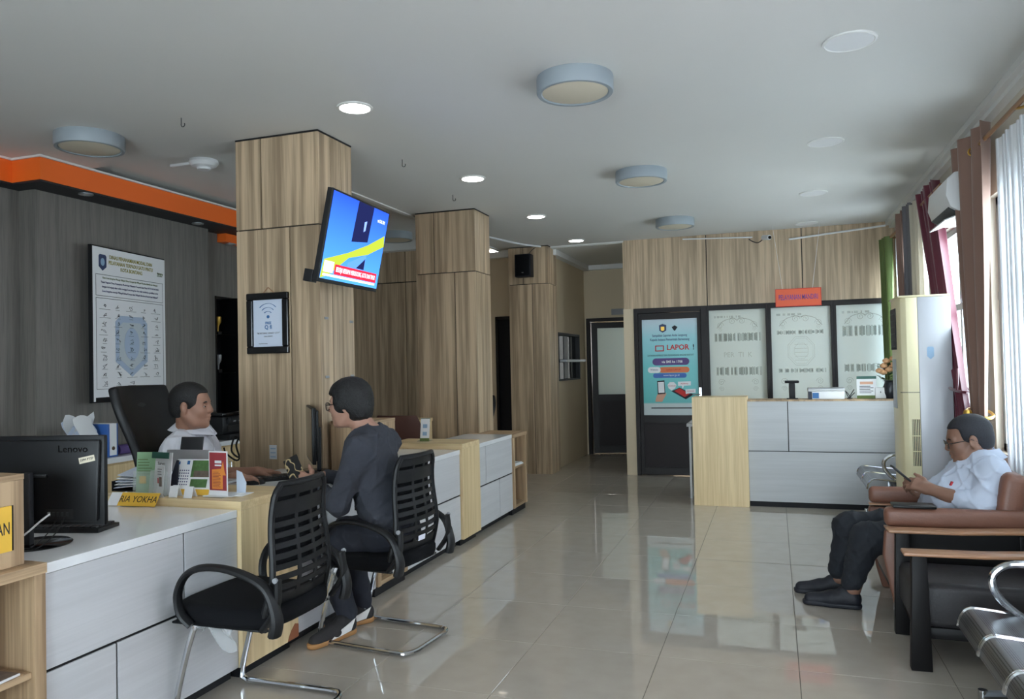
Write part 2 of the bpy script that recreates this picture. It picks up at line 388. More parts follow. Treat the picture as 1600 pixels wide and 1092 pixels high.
MB().tube([(.85,-.02,1.0), (.85,-.065,1.0), (.75,-.065,1.0)], .009).box(.835, .865, -.03, -.02, .93, 1.07).build('handle', 'chrome', leaf)
# --- far partition: wood head, dark frames, frosted panes
wf = S('wall_far', MB().box(-1.74, 1.42, 9.39, 9.47, 2.035, CEIL).box(-1.74, -1.615, 9.36, 9.47, 0, 2.035), 'beige_wall', 'far partition wall with wooden head panels')
for x0, x1 in ((-1.72, -.735), (-.725, .33), (.34, 1.30)):
    S('panel', MB().box(x0, x1, 9.355, 9.389, 2.035, CEIL), 'wall_wood', parent=wf, bevel=.001)
S('gap_strip', MB().box(-.735, -.725, 9.37, 9.3895, 2.035, CEIL).box(.33, .34, 9.37, 9.3895, 2.035, CEIL), 'black_gap', parent=wf)
veil('frosted_pane', (214,224,224), .05, .4, .64)
veil('etch_dark', (130,142,138), .66, .4, .3); veil('etch_grey', (160,172,168), .80, .4, .3)
d3 = thing('door_3', 'dark framed glazed door carrying the teal complaint poster', None, (-1.615, 9.37, 0), 0, None, 'structure')
S('frame', MB().box(0, .05, -.02, .10, 0, 2.035).box(.80, .87, -.02, .10, 0, 2.035).box(.05, .80, -.02, .10, 1.975, 2.035), 'dark_frame', parent=d3, bevel=.002)
S('stile', MB().box(.052, .095, -.005, .04, .01, 1.97).box(.755, .798, -.005, .04, .01, 1.97).box(.095, .755, -.005, .04, 1.895, 1.97).box(.095, .755, -.005, .04, .635, .73).box(.095, .755, -.005, .04, .01, .10), 'dark_frame', parent=d3, bevel=.002)
S('lower_panel', MB().box(.095, .755, .008, .03, .10, .635), 'dark_panel', parent=d3)
S('pane', MB().box(.095, .755, .014, .020, .73, 1.895), 'frosted_pane', parent=d3)
MB().tube([(.775,-.005,.98), (.775,-.05,.98), (.69,-.05,.98)], .008).box(.762, .788, -.012, -.004, .90, 1.06).build('handle', 'chrome', d3)
XW = [(-.72, -.08), (-.02, .62), (.68, 1.28)]
for k, (x0, x1) in enumerate(XW):
    nm = ('frosted pane with etched bars next to the glazed door', 'middle frosted pane with an etched octagonal crest', 'frosted pane with etched scrolls beside the green curtain')[k]
    w = S('window_%d' % (k+5), MB().box(x0-.03, x0, 9.355, 9.45, 0, 2.035).box(x1, x1+.03, 9.355, 9.45, 0, 2.035).box(x0, x1, 9.355, 9.45, 1.975, 2.035).box(x0, x1, 9.355, 9.45, 0, .10).box(x0, x1, 9.355, 9.45, .5, .56), 'dark_frame', nm, bevel=.002)
    S('pane', MB().box(x0, x1, 9.385, 9.391, .10, 1.975), 'frosted_pane', parent=w)
    # etched clear bars in the frosting
    yb = 9.384
    def bars(z0, z1, n, xa, xb, m):
        mb = MB(); x = xa
        while x < xb-.01:
            wd = random.uniform(.008, .045)
            mb.box(x, min(x+wd, xb), yb-.001, yb, z0, z1); x += wd+random.uniform(.006, .035)
        mb.build('etched_bars', m, w, smooth=False)
    wd = x1-x0
    bars(1.88, 1.905, 12, x0+.06, x0+.36, 'etch_grey')
    bars((1.60, 1.66, 1.62)[k], (1.70, 1.71, 1.74)[k], 14, x0+.06, x1-.06, 'etch_grey'); bars((1.61, 1.67, 1.63)[k], (1.69, 1.70, 1.73)[k], 4, x0+.07, x1-.09, 'etch_dark')
    bars((1.20, 1.22, 1.22)[k], (1.30, 1.27, 1.31)[k], 14, x0+.07, x1-.05, 'etch_grey'); bars((1.21, 1.23, 1.23)[k], (1.29, 1.26, 1.30)[k], 8, x0+.08, x1-.1, 'etch_dark')
    # scroll ornament near the top and the foot
    mb = MB()
    def scroll(cx, cz, s, flip):
        pts = []
        for q in range(30):
            a = q/29*3.4*PI; r = s*.10*(1-q/34)
            pts.append((cx+flip*r*math.cos(a), yb-.001, cz+r*math.sin(a)))
        mb.tube(pts, .004*s, 5)
    for cx, sgn in ((x0+wd*.42, 1), (x0+wd*.58, -1)): scroll(cx, 1.84, .45, sgn)
    for cx, sgn in ((x0+wd*.2, 1), (x0+wd*.8, -1)): scroll(cx, 1.79, .4, sgn); scroll(cx, 1.74, .25, -sgn); scroll(cx, 1.12, .4, sgn); scroll(cx, 1.04, .3, -sgn)
    mb.tube(smooth_path([(x0+wd*.14, yb-.001, 1.76), (x0+wd*.25, yb-.001, 1.84), (x0+wd*.40, yb-.001, 1.87), (x0+wd*.5, yb-.001, 1.86), (x0+wd*.60, yb-.001, 1.87), (x0+wd*.75, yb-.001, 1.84), (x0+wd*.86, yb-.001, 1.76)]), .004, 5)
    mb.build('etched_scroll', 'etch_dark', w)
    if k == 0:
        text('etched_lettering', 'PER  TI  K', 'etch_grey', w, ((x0+x1)/2, yb-.0005, 1.44), .085, (PI/2,0,0), sx=.9)
    if k == 1:
        mb = MB()
        for rr, tk in ((.17, .004), (.15, .002), (.09, .003)):
            pts = [((x0+x1)/2+rr*math.cos(PI/8+q*PI/4)*.9, yb-.001, 1.47+rr*math.sin(PI/8+q*PI/4)*1.05) for q in range(8)]
            mb.tube(pts, tk, 5, closed=True)
        for q in range(5): mb.box((x0+x1)/2-.07, (x0+x1)/2+.07, yb-.002, yb, 1.36+q*.045, 1.365+q*.045)
        mb.build('etched_crest', 'etch_grey', w)
S('wall_store', MB().box(-1.74, -1.64, 9.47, 12.4, 0, CEIL).box(-1.74, 1.42, 12.3, 12.4, 0, .3).box(-1.74, 1.42, 12.3, 12.4, 2.5, CEIL).box(-1.74, 1.42, 12.3, 12.4, .3, 2.5), 'cream_wall', 'cream wall of the room behind the frosted panes')
# --- window wall on the right
OPEN = [(.2, 2.75), (3.0, 5.5), (5.8, 7.25), (7.5, 9.3), (10.3, 11.3)]
ZS, ZT = .78, 2.36
m = MB().box(1.30, 1.42, -2.6, 13.2, 0, ZS).box(1.30, 1.42, -2.6, 13.2, ZT, CEIL)
ys = [-2.6]+[q for o in OPEN for q in o]+[13.2]
for a, b in zip(ys[::2], ys[1::2]): m.box(1.30, 1.42, a, b, ZS, ZT)
S('wall_right', m, 'cream_wall', 'cream window wall along the waiting seats')
for k, (a, b) in enumerate(OPEN):
    portal('daylight_portal', (1.425, (a+b)/2, (ZS+ZT)/2), ZT-ZS, b-a, (0, PI/2, 0))
    if not 1 <= k <= 3: continue
    mb = MB().box(1.34, 1.39, a, a+.05, ZS, ZT).box(1.34, 1.39, b-.05, b, ZS, ZT).box(1.34, 1.39, a, b, ZS, ZS+.05).box(1.34, 1.39, a, b, ZT-.05, ZT).box(1.335, 1.39, a, b, 1.72, 1.77)
    n = 3 if b-a > 2 else 2
    for q in range(1, n): mb.box(1.34, 1.39, a+(b-a)*q/n-.025, a+(b-a)*q/n+.025, ZS, ZT)
    w = S('window_%d' % k, mb, 'alu', ('large window behind the seated man in the armchair', 'window beside the maroon curtain', 'window beside the green curtain')[k-1], bevel=.002)
    S('pane', MB().box(1.362, 1.367, a+.05, b-.05, ZS+.05, ZT-.05), 'window_glass', parent=w)
portal('daylight_portal', (-1.9, 13.22, 1.55), .6, .9, (-PI/2, 0, 0))
# --- pillars clad in wood
def pillar(y, zj, label, x0=-.31):
    p = thing('pillar', label, None, (-2.97, y, 0), 0, None, 'structure')
    x1, d = .31, .40
    MB().box(x0+.012, x1-.012, .012, d-.012, 0, CEIL-.002).build('core', 'black_gap', p, smooth=False)
    g = .004
    for a, b, z0, z1 in ((x0, x0+.195-g, zj+g, CEIL-.012), (x0+.195+g, x1, zj+g, CEIL-.012), (x0, .095-g, .0, zj-g), (.095+g, x1, .0, zj-g)):
        MB().box(a, b, 0, .013, z0, z1).build('panel', 'pillar_wood', p, bevel=.0008, seg=1, smooth=False)
    for k in range(3):
        a, b = .014+.129*k, .014+.129*(k+1)-.005
        if k == 2: b = d
        for z0, z1 in ((zj+g, CEIL-.012), (0, zj-g)):
            MB().box(x1-.013, x1, a, b, z0, z1).build('slat', 'pillar_wood', p, bevel=.0008, seg=1, smooth=False)
    MB().box(x0, x0+.013, .013, d, 0, CEIL-.012).build('panel', 'pillar_wood', p, smooth=False)
    MB().box(x0, x1-.013, d-.013, d, 0, CEIL-.012).build('panel', 'pillar_wood', p, smooth=False)
    MB().box(x0, x1+.002, -.002, d, CEIL-.011, CEIL-.001).build('top_shadow_gap', 'black_gap', p, smooth=False)
    return p
PIL = [pillar(4.11, 2.286, 'wooden pillar carrying the television and the framed wireless sign'), pillar(6.75, 2.28, 'middle wooden pillar standing behind the far service desk'), pillar(9.24, 2.40, 'far wooden pillar carrying the small black loudspeaker', -.215)]
# ================================================================== ceiling fittings
def surface_lamp(x, y, z, label):
    t = thing('ceiling_lamp', label, 'lamp', (x, y, z), 0, 'round surface ceiling lamps')
    MB().lathe([(.10,0),(.20,0),(.2015,-.01),(.2015,-.078),(.197,-.085),(.178,-.085),(.172,-.078),(.10,-.07)], n=40).build('housing', 'lamp_grey', t)
    MB().lathe([(.02,-.072),(.165,-.074),(.1725,-.079),(.16,-.083),(.02,-.084)], n=40).build('diffuser', 'lamp_disc', t)
surface_lamp(-.95, 3.89, CEIL, 'grey drum ceiling lamp nearest the camera, in the row between the pillars and windows')
surface_lamp(-.95, 6.01, CEIL, 'grey drum ceiling lamp, second of the row between pillars and windows')
surface_lamp(-.95, 8.18, CEIL, 'grey drum ceiling lamp closest to the far wood panelled partition')
surface_lamp(-4.04, 3.68, CEIL, 'scuffed grey drum ceiling lamp near the orange bulkhead')
surface_lamp(-4.10, 7.9, CEIL+.05, 'grey drum ceiling lamp half hidden behind the television')
def panel_disc(x, y, label):
    t = thing('ceiling_speaker', label, 'ceiling fitting', (x, y, CEIL), 0, 'flat round ceiling discs')
    MB().lathe([(.05,0),(.122,0),(.122,-.006),(.112,-.009),(.108,-.006),(.05,-.005)], n=36).build('rim', 'trim_white', t)
    MB().lathe([(.01,-.002),(.107,-.004),(.107,-.0065),(.01,-.0075)], n=36).build('face', 'white_plastic', t)
for y, l in ((3.93, 'flat white ceiling disc closest to the camera, above the armchairs'), (5.71, 'second flat white ceiling disc from the camera'), (7.43, 'third flat white ceiling disc from the camera'), (9.07, 'flat white ceiling disc above the hanging orange sign')):
    panel_disc(.38, y, l)
def downlight(x, y, label):
    t = thing('downlight', label, 'downlight', (x, y, CEIL), 0, 'lit recessed downlights')
    MB().lathe([(.083,0),(.103,0),(.103,-.006),(.090,-.010),(.083,-.006)], n=36).build('rim', 'trim_white', t)
    MB().lathe([(.01,-.001),(.086,-.001),(.086,-.008),(.01,-.008)], n=36).build('lens', 'downlight_glow', t)
for y, l in ((3.85, 'lit downlight beside the pillar with the television'), (5.67, 'lit downlight between the first and second wooden pillars'), (7.39, 'lit downlight just beyond the middle wooden pillar'), (9.05, 'lit downlight closest to the corridor'), (2.05, 'lit downlight above the near desk, outside the picture'), (.25, 'lit downlight behind the photographer')):
    downlight(-2.24, y, l)
for k, (x, y) in enumerate(((-4.73, 4.27), (-4.81, 5.51), (-4.98, 6.15))):
    t = thing('soffit_light', ('small unlit soffit spot nearest the corner of the orange bulkhead', 'small unlit soffit spot above the poster end', 'small unlit soffit spot above the black niche')[k], 'spotlight', (x, y, 2.70 if k < 2 else 2.62), 0, 'soffit spots')
    MB().lathe([(.02,0),(.05,0),(.05,-.008),(.04,-.010),(.036,-.004),(.02,-.003)], n=24).build('rim', 'alu', t)
    MB().lathe([(.005,-.001),(.034,-.001),(.034,-.004),(.005,-.005)], n=24).build('lens', 'white_plastic', t)
# smoke detector with its conduit
t = thing('smoke_detector', 'white dome smoke detector on the raised ceiling beside the pillar', 'smoke detector', (-3.92, 4.56, CEIL+.05))
MB().lathe([(.02,0),(.10,0),(.105,-.02),(.085,-.045),(.05,-.055),(.045,-.07),(.01,-.072)], n=28).build('dome', 'white_plastic', t)
MB().box(-.30, -.06, -.012, .012, -.02, 0).build('conduit', 'white_plastic', t, bevel=.003)
# bare hooks in the ceiling
for k, (px, py, l) in enumerate(((-3.60, 2.62, 'bare wire hook in the ceiling corner above the near desk'), (-3.27, 3.62, 'bare wire hook in the ceiling in front of the pillar'), (-2.50, 4.95, 'bare wire hook in the ceiling above the television'), (-2.62, 6.15, 'bare wire hook in the ceiling before the middle pillar'))):
    h = tag(MB().tube([(0,0,0),(0,0,-.03)]+arc((.012,0,-.042), .013, PI, 2.2*PI, 10), .0025, 6).build('ceiling_hook', 'charcoal'), l, 'hook', 'bare ceiling hooks'); h.location = (px, py, CEIL)
# ================================================================== service counters
XF = -2.30          # front plane of the long desk line
def white_counter(y0, y1, top, zj, upper, lower, label, depth=.75, zlow=None):
    """white laminate desk: body, front panels with dark joints, stone-look top, dark plinth"""
    t = thing('service_desk', label, 'desk', (XF, y0, 0), 0, 'white service desks')
    L = y1-y0; g = .0055
    MB().box(-depth, -.045, .0, L, .0, .055).build('plinth', 'plinth', t, smooth=False)
    MB().box(-.05, -.007, .001, L-.001, .055, top-.034).build('joint_backing', 'black_gap', t, smooth=False)
    MB().box(-depth+.13, -depth+.15, .0, L, .055, top-.034).box(-depth+.15, -.05, 0, .018, .055, top-.034).box(-depth+.15, -.05, L-.018, L, .055, top-.034).build('carcass', 'white_laminate', t, smooth=False)
    ups = [0]+[u-y0 for u in upper]+[L]; los = [0]+[u-y0 for u in lower]+[L]
    for a, b in zip(ups[:-1], ups[1:]): MB().box(-.018, 0, a+(g*.8 if a else 0), b-(g*.8 if b < L else 0), zj+g, top-.036).build('front_panel', 'white_laminate', t, bevel=.001, seg=1, smooth=False)
    for a, b in zip(los[:-1], los[1:]): MB().box(-.018, 0, a+(g*.8 if a else 0), b-(g*.8 if b < L else 0), .055, zj-g).build('front_panel', 'white_laminate', t, bevel=.001, seg=1, smooth=False)
    MB().box(-depth, .004, .001, L-.001, top-.034, top).build('worktop', 'marble_top', t, bevel=.002, smooth=False)
    return t
white_counter(1.895, 2.855, .757, .40, [2.53], [2.19], 'white desk nearest the camera under the rear-facing monitor')
white_counter(4.50, 5.425, .738, .39, [4.95], [4.95], 'white desk behind the office chair of the visitor')
white_counter(5.795, 6.655, .742, .388, [5.985], [6.31], 'white desk at the far end of the desk line', .46)
# desk of the clerk: front fascia with a door joint
t = thing('service_desk', 'white desk of the clerk with keyboard and mouse on top', 'desk', (XF, 3.28, 0), 0, 'white service desks')
MB().box(-.2, -.045, 0, .82, 0, .055).build('plinth', 'plinth', t, smooth=False)
MB().box(-.05, -.018, 0, .82, .055, .725).build('joint_backing', 'black_gap', t, smooth=False)
MB().box(-.018, 0, 0, .308, .055, .724).build('front_panel', 'white_laminate', t, bevel=.001, seg=1, smooth=False)
MB().box(-.018, 0, .312, .82, .53, .724).build('front_panel', 'white_laminate', t, bevel=.001, seg=1, smooth=False)
MB().box(-.018, 0, .312, .82, .055, .522).build('front_panel', 'white_laminate', t, bevel=.001, seg=1, smooth=False)
MB().box(-.66, .004, 0, .82, .726, .758).build('worktop', 'marble_top', t, bevel=.002, smooth=False)
# beech returns between the white desks
def beech_return(y0, y1, top, label, dp=.82):
    t = thing('beech_divider', label, 'desk divider', (XF, y0, 0), 0, 'beech desk dividers')
    L = y1-y0
    MB().box(-dp, .022, 0, L, top-.04, top).build('top', 'beech_h', t, bevel=.0015, smooth=False)
    MB().box(-.018, .022, 0, L, .052, top-.0402).build('front_panel', 'beech_v', t, bevel=.0015, smooth=False)
    MB().box(-dp+.06, -.0181, .02, L-.02, .0, .052).build('plinth', 'plinth', t, smooth=False)
    [MB().box(-dp+.02, -.0185, a, a+.018, .0521, top-.0402).build('side_panel', 'beech_v', t, smooth=False) for a in (0, L-.018)]
    return t
bd = beech_return(2.857, 3.278, .793, 'beech divider holding the brochures in front of the clerk')
mat('chipboard', (150,92,62), .9)
MB().prism([(.0,.052),(.0,.12),(.012,.10),(.02,.052)], .0221, .0226, 'yz').build('chipped_edge', 'chipboard', bd)
MB().prism([(.33,.053),(.421,.053),(.421,.115),(.39,.125),(.36,.10),(.34,.075)], .0221, .0226, 'yz').build('chipped_edge', 'chipboard', bd)
beech_return(5.427, 5.793, .782, 'far beech divider carrying the small green stand', .62)
# low open wooden shelves between the desks
def open_shelf(y0, y1, top, label, xf=XF+.02, mid=.42, box=None, wording=None, plate=None, blabel=None):
    t = thing('open_shelf', label, 'shelf', (xf, y0, 0), 0, 'open wooden shelf units')
    L = y1-y0
    MB().box(-.47, 0, 0, L, top-.034, top).build('top', 'shelf_wood_h', t, bevel=.0015, smooth=False)
    for a in (.0, L-.045): MB().box(-.45, -.005, a+.002, a+.043, .06, top-.0345).build('side_panel', 'shelf_wood_v', t, bevel=.001, smooth=False)
    MB().box(-.45, -.43, .0435, L-.0435, .06, top-.0345).build('back_panel', 'shelf_wood_v', t, smooth=False)
    MB().box(-.4295, -.012, .0435, L-.0435, .06, .085).build('shelf', 'shelf_wood_h', t, smooth=False)
    MB().box(-.4295, -.02, .0435, L-.0435, mid-.02, mid).build('shelf', 'shelf_wood_h', t, smooth=False)
    MB().box(-.45, -.03, .0, L, 0, .058).build('plinth', 'plinth', t, smooth=False)
    return t
open_shelf(1.30, 1.893, .765, 'open wooden shelf unit at the near picture edge holding a magazine')
open_shelf(4.102, 4.498, .7, 'open wooden shelf unit under the small box behind the visitor')
open_shelf(6.657, 7.05, .742, 'open wooden shelf unit closing the far end of the desks', mid=.435)
def sign_box(y0, y1, z0, z1, label, py0, py1, pz0, pz1, word):
    t = thing('counter_sign_box', label, 'sign box', (XF-.03, y0, z0), 0, 'wooden counter sign boxes')
    L, H = y1-y0, z1-z0
    MB().box(-.30, 0, 0, L, 0, H-.018).build('body', 'shelf_wood_v', t, bevel=.0015, smooth=False)
    MB().box(-.30, .001, 0, L+.001, H-.0178, H).build('top', 'shelf_wood_h', t, bevel=.001, smooth=False)
    MB().box(.0, .003, py0-y0-.004, py1-y0+.008, pz0-z0, pz1-z0).build('plate_edge', 'dark_wood', t, smooth=False)
    p = MB().box(.001, .006, py0-y0, py1-y0, pz0-z0, pz1-z0).build('name_plate', 'yellow_plate', t, smooth=False)
    if word: text('lettering', word, 'ink', p, (.0065, py1-y0-.006, (pz0+pz1)/2-z0), .056, (PI/2, 0, PI/2), 'RIGHT', sx=.56)
    return t
sign_box(1.35, 1.852, .766, 1.06, 'wooden box with a yellow name plate on the near open shelf', 1.40, 1.805, .82, .964, 'AN')
sign_box(4.156, 4.44, .701, 1.055, 'wooden box with a yellow plate behind the visitor', 4.20, 4.385, .79, .945, None)
# --- reception counter by the far partition
rc = thing('reception_counter', 'white and beech reception counter in front of the frosted panes', 'counter', (-.25, 7.55, 0))
MB().box(0, 1.33, .03, .30, 0, .05).build('plinth', 'plinth', rc, smooth=False)
MB().box(0, 1.33, .009, .05, .051, .985).build('joint_backing', 'black_gap', rc, smooth=False)
MB().box(.0, .354, 0, .019, .525, .985).build('front_panel', 'white_laminate_x', rc, bevel=.001, seg=1, smooth=False)
MB().box(.362, 1.33, 0, .019, .525, .985).build('front_panel', 'white_laminate_x', rc, bevel=.001, seg=1, smooth=False)
MB().box(.0, 1.33, 0, .019, .052, .517).build('front_panel', 'white_laminate_x', rc, bevel=.001, seg=1, smooth=False)
MB().box(.0, 1.33, .0, .30, .9852, 1.0).build('ledge', 'shelf_wood_h', rc, bevel=.001, smooth=False)
MB().box(-.506, -.001, -.045, .30, 0, 1.03).build('beech_block', 'beech_v', rc, bevel=.0015, smooth=False)
MB().box(-.60, 1.33, .305, .95, .72, .75).build('desk_top', 'white_laminate_x', rc, bevel=.001, smooth=False)
[MB().box(a, a+.02, .32, .93, 0, .72).build('desk_side', 'white_laminate', rc, smooth=False) for a in (-.58, 1.30)]
# --- low cabinets along the dark wall
cr = thing('credenza', 'low beech cabinet row with a white top along the dark wall', 'cabinet', (-4.925, 4.05, 0))
MB().box(0, .44, 0, 3.4, 0, .06).build('plinth', 'plinth', cr, smooth=False)
MB().box(0, .45, 0, 3.4, .06, .745).build('body', 'beech_v', cr, smooth=False)
for k in range(7):
    d = MB().box(.451, .468, .005+k*.485, .48+k*.485, .08, .73).build('door', 'beech_v', cr, bevel=.001, smooth=False)
    MB().tube([(.468, .43+k*.485, .5), (.49, .43+k*.485, .5), (.49, .43+k*.485, .6), (.468, .43+k*.485, .6)], .005, 6).build('handle', 'chrome', d)
MB().box(0, .49, 0, 3.4, .746, .785).build('worktop', 'marble_top', cr, bevel=.002, smooth=False)
cr.location.x = -4.925

# ================================================================== visitor chairs (cantilever, slotted plastic backs)
def visitor_chair(loc, rz, label):
    """local frame: faces +x"""
    t = thing('visitor_chair', label, 'chair', loc, rz, 'cantilever visitor chairs')
    W = .20
    # chrome cantilever base : rear cross bar, runners, front uprights, under-seat rails
    fr = []
    R = .06
    pts = [(-.20, W-.015, .40), (.10, W-.015, .40), (.150, W, .365), (.238, W, .07), (.222, W, .016), (.15, W, .014), (-.20, W, .014), (-.265, W-.02, .014), (-.285, W-.07, .014)]
    left = smooth_path(pts, 4)
    right = [(p[0], -p[1], p[2]) for p in reversed(left)]
    MB().tube(left+[(-.285, 0, .014)]+right, .0125, 10).build('base_frame', 'chrome', t)
    # seat
    def seat(u, v):
        a = 2*PI*u
        return None
    mb = MB()
    rings = []
    for z, s in ((.400, .90), (.405, .97), (.425, 1.0), (.455, 1.0), (.475, .96), (.482, .85)):
        ring = []
        for j in range(32):
            a = 2*PI*j/32; c, sn = math.cos(a), math.sin(a)
            x = .265*s*math.copysign(abs(c)**.5, c); y = .228*s*math.copysign(abs(sn)**.5, sn)
            dz = .012*(x/.26)**2-.008+(-.03*max(0, (x-.16)/.1)**2)
            ring.append((x+.02, y, z+dz))
        rings.append(ring)
    mb.loft(rings)
    mb.build('seat', 'black_fabric', t, angle=60)
    MB().box(-.20, .24, -.215, .215, .392, .402).build('seat_pan', 'black_plastic', t, bevel=.004)
    # backrest shell with slots: grid of strips
    def bp(s, w):      # s 0..1 height, w -1..1 across
        z = .455+.485*s
        x = -.235-.012*s**1.5-.012*math.sin(PI*s*2)+.018*max(0, .25-s)*4
        hw = (.202-.038*s) * (1 if s < .93 else 1-(s-.93)*2.2)
        x += .035*w*w*(1-.3*s)
        return Vector((x, w*hw, z))
    def patch(mb, s0, s1, w0, w1, th=.010, ns=2, nw=4):
        def fn(u, v): return bp(s0+(s1-s0)*u, w0+(w1-w0)*v)
        mb.sheet(fn, ns, nw, th)
    rim = [bp(s/20, 1) for s in range(21)]+[bp(1, 1-2*q/8) for q in range(1, 8)]+[bp(1-s/20, -1) for s in range(21)]
    mb = MB(); mb.tube(rim+[bp(0, -1+2*q/8) for q in range(1, 8)], .013, 8, closed=True); mb.build('back_frame', 'black_plastic', t)
    for a, b_ in ((0, .13), (.90, 1), (.74, .83)): mb = MB(); patch(mb, a, b_, -1, 1, .011, 4, 10); mb.build('back_panel', 'black_plastic', t)
    n = 9
    for k in range(n):
        s0 = .165+k*.082
        if .72 < s0 < .80: continue
        mb = MB(); patch(mb, s0, s0+.045, -1, 1, .007, 2, 10); mb.build('back_slat', 'black_plastic', t)
    mb = MB()
    for w in (-.28, .28):
        patch(mb, .1, .92, w-.05, w+.05, .006, 16, 1)
    mb.build('back_rib', 'black_plastic', t)
    MB().sheet(lambda u, v: tuple(bp(.33+.58*u, -.93+1.86*v)+Vector((.022, 0, 0))), 10, 8, .003).build('back_mesh', 'black_fabric', t)
    # carrying brackets at the rear and looped arms
    for sg in (1, -1):
        path = smooth_path([(-.26, sg*.242, .40), (-.27, sg*.244, .47), (-.225, sg*.25, .575), (-.10, sg*.258, .628), (.03, sg*.262, .637), (.12, sg*.262, .605), (.165, sg*.26, .53), (.16, sg*.252, .45), (.12, sg*.242, .405)], 6)
        rr = [.022+.012*math.exp(-((i/len(path)-.02)/.16)**2) for i in range(len(path))]
        MB().tube(path, rr, 10, flat=.62).build('armrest', 'black_plastic', t)
        MB().tube(smooth_path([(-.20, sg*.235, .41), (-.262, sg*.232, .50), (-.262, sg*.222, .60)], 5), .02, 8, flat=.6).build('back_bracket', 'black_plastic', t)
        MB().lathe([(.004,-.005),(.010,-.005),(.010,.005),(.004,.006)], (-.262, sg*.238, .60), 12, 'y').build('bolt_cap', 'grey_plastic', t)
    return t
VC1 = visitor_chair((-2.03, 2.64, 0), PI+math.radians(0), 'empty black cantilever visitor chair in front of the nearest desk')
VC2 = visitor_chair((-1.935, 3.515, 0), PI-math.radians(6), 'black cantilever visitor chair the man in grey sits on')
veil('plastic_film', (225,228,230), .7, .3, .3)
for tt, q in ((VC1, (.0, .2)), (VC2, (.18, .2))):
    MB().sheet(lambda u, v: (q[0]-.05+.16*v+.01*math.sin(u*9), q[1]+.02*math.sin(v*7+u*5), .395-.10*u*(.5+.5*math.sin(v*5+1))), 8, 10, .0006).build('plastic_wrap', 'plastic_film', tt)
mat('sticker_white', (225,226,240), .5)
MB().obox((-.262, .03, .535), (.004, .06, .025), (0, -.1, 0)).build('sticker', 'sticker_white', VC2, bevel=.001)
# ================================================================== office chair of the clerk
t = thing('office_chair', 'high-backed black office chair behind the clerk', 'chair', (-3.12, 3.46, 0), math.radians(8))
for k in range(5):
    a = 2*PI*k/5; c = (math.cos(a), math.sin(a))
    lg = MB().tube([(0,0,.10), (.3*c[0], .3*c[1], .075)], [.03,.018], 8).build('base_arm', 'black_plastic', t)
    MB().lathe([(.004,-.02),(.028,-.02),(.03,0),(.028,.02),(.004,.02)], (.3*c[0], .3*c[1], .03), 14, 'y').build('caster', 'black_plastic', lg)
MB().cyl((0,0,.1), (0,0,.42), .03).build('column', 'charcoal', t)
MB().box(-.24, .24, -.24, .24, .42, .50).build('seat', 'black_fabric', t, bevel=.03, seg=3)
def ob(u, v):
    s, w = u, v*2-1
    z = .52+.78*s; hw = .225-.045*math.sin(PI*min(1, s*1.15))**2+.02*s-.10*max(0, s-.88)
    return (-.22-.12*s+.04*math.sin(PI*s*1.2)+.05*w*w, w*hw, z)
MB().sheet(ob, 24, 14, .05).build('backrest', 'black_plastic', t, bevel=.016, seg=3)
MB().sheet(lambda u, v: tuple(Vector(ob(.74+.24*u, .06+.88*v))+Vector((.018*math.sin(PI*u)*math.sin(PI*v)+.004, 0, 0))), 8, 12, .03).build('headrest', 'charcoal', t)
for sg in (1, -1):
    MB().tube([(-.1, sg*.25, .45), (-.08, sg*.30, .52), (-.06, sg*.30, .66), (.12, sg*.30, .68)], .017, 8).build('armrest', 'black_plastic', t)

# ================================================================== armchairs and benches on the window side
def armchair(loc, label, leather, W, arm_z, arm_style, sz=.40):
    """faces -x ; local x=0 is the front edge, depth to +x; y=0..W"""
    t = thing('armchair', label, 'armchair', loc, 0, 'low waiting room armchairs')
    D = .68
    MB().box(.02, .62, .055, W-.055, .17, sz).build('seat_cushion', leather, t, bevel=.035, seg=4)
    bc, bh_ = ((.575, W/2, sz+.19), .46) if arm_style == 'pad' else ((.615, W/2, sz+.08), .26)
    MB().obox(bc, (.12, W-.09, bh_), (0, .17, 0)).build('backrest', leather, t, bevel=.04, seg=4)
    for y0, y1, sd in ((0, .05, 0), (W-.05, W, 1)):
        if arm_style == 'pad':
            MB().box(-.0, .66, y0-.005, y1+.025 if not sd else y1+.005, arm_z-.10, arm_z-.0).build('arm_pad', leather, t, bevel=.03, seg=4)
            MB().prism([(.0,arm_z-.110),(.35,arm_z-.107),(.66,arm_z-.085),(.66,arm_z-.077),(.35,arm_z-.099),(.0,arm_z-.101)], y0-.012, y1+.012, 'xz').build('arm_trim', 'arm_wood', t, bevel=.003)
            MB().box(.025, .66, y0+.005, y1-.005, .20, arm_z-.118).build('side_panel', 'dark_wood', t, smooth=False)
            MB().prism([(.0,arm_z-.118),(-.012,.35),(.03,.12),(.06,0),(.12,0),(.10,arm_z-.118)], y0, y1, 'xz').build('front_post', leather if not sd else leather, t, bevel=.012, seg=3)
        else:
            MB().prism([(-.02,arm_z-.022),(-.02,arm_z-.006),(.3,arm_z-.003),(.66,arm_z+.016),(.66,arm_z+.0),(.3,arm_z-.019)], y0-.02, y1+.03, 'xz').build('arm_rail', 'arm_wood', t, bevel=.006)
            MB().prism([(.015,arm_z-.023),(.075,arm_z-.023),(.085,0),(.0,0)], y0, y1, 'xz').build('front_leg', 'dark_wood', t, bevel=.004)
        MB().box(.60, .66, y0, y1, 0, arm_z-.03 if arm_style != 'pad' else arm_z-.12).build('rear_leg', 'dark_wood', t, bevel=.004)
    MB().box(.04, .62, .05, W-.05, .13, .18).build('seat_rail', 'dark_wood', t, bevel=.004)
    return t
AC_A = armchair((.52, 4.38, 0), 'brown leather armchair the man in white sits in', 'leather_brown', .74, .60, 'pad', .36)
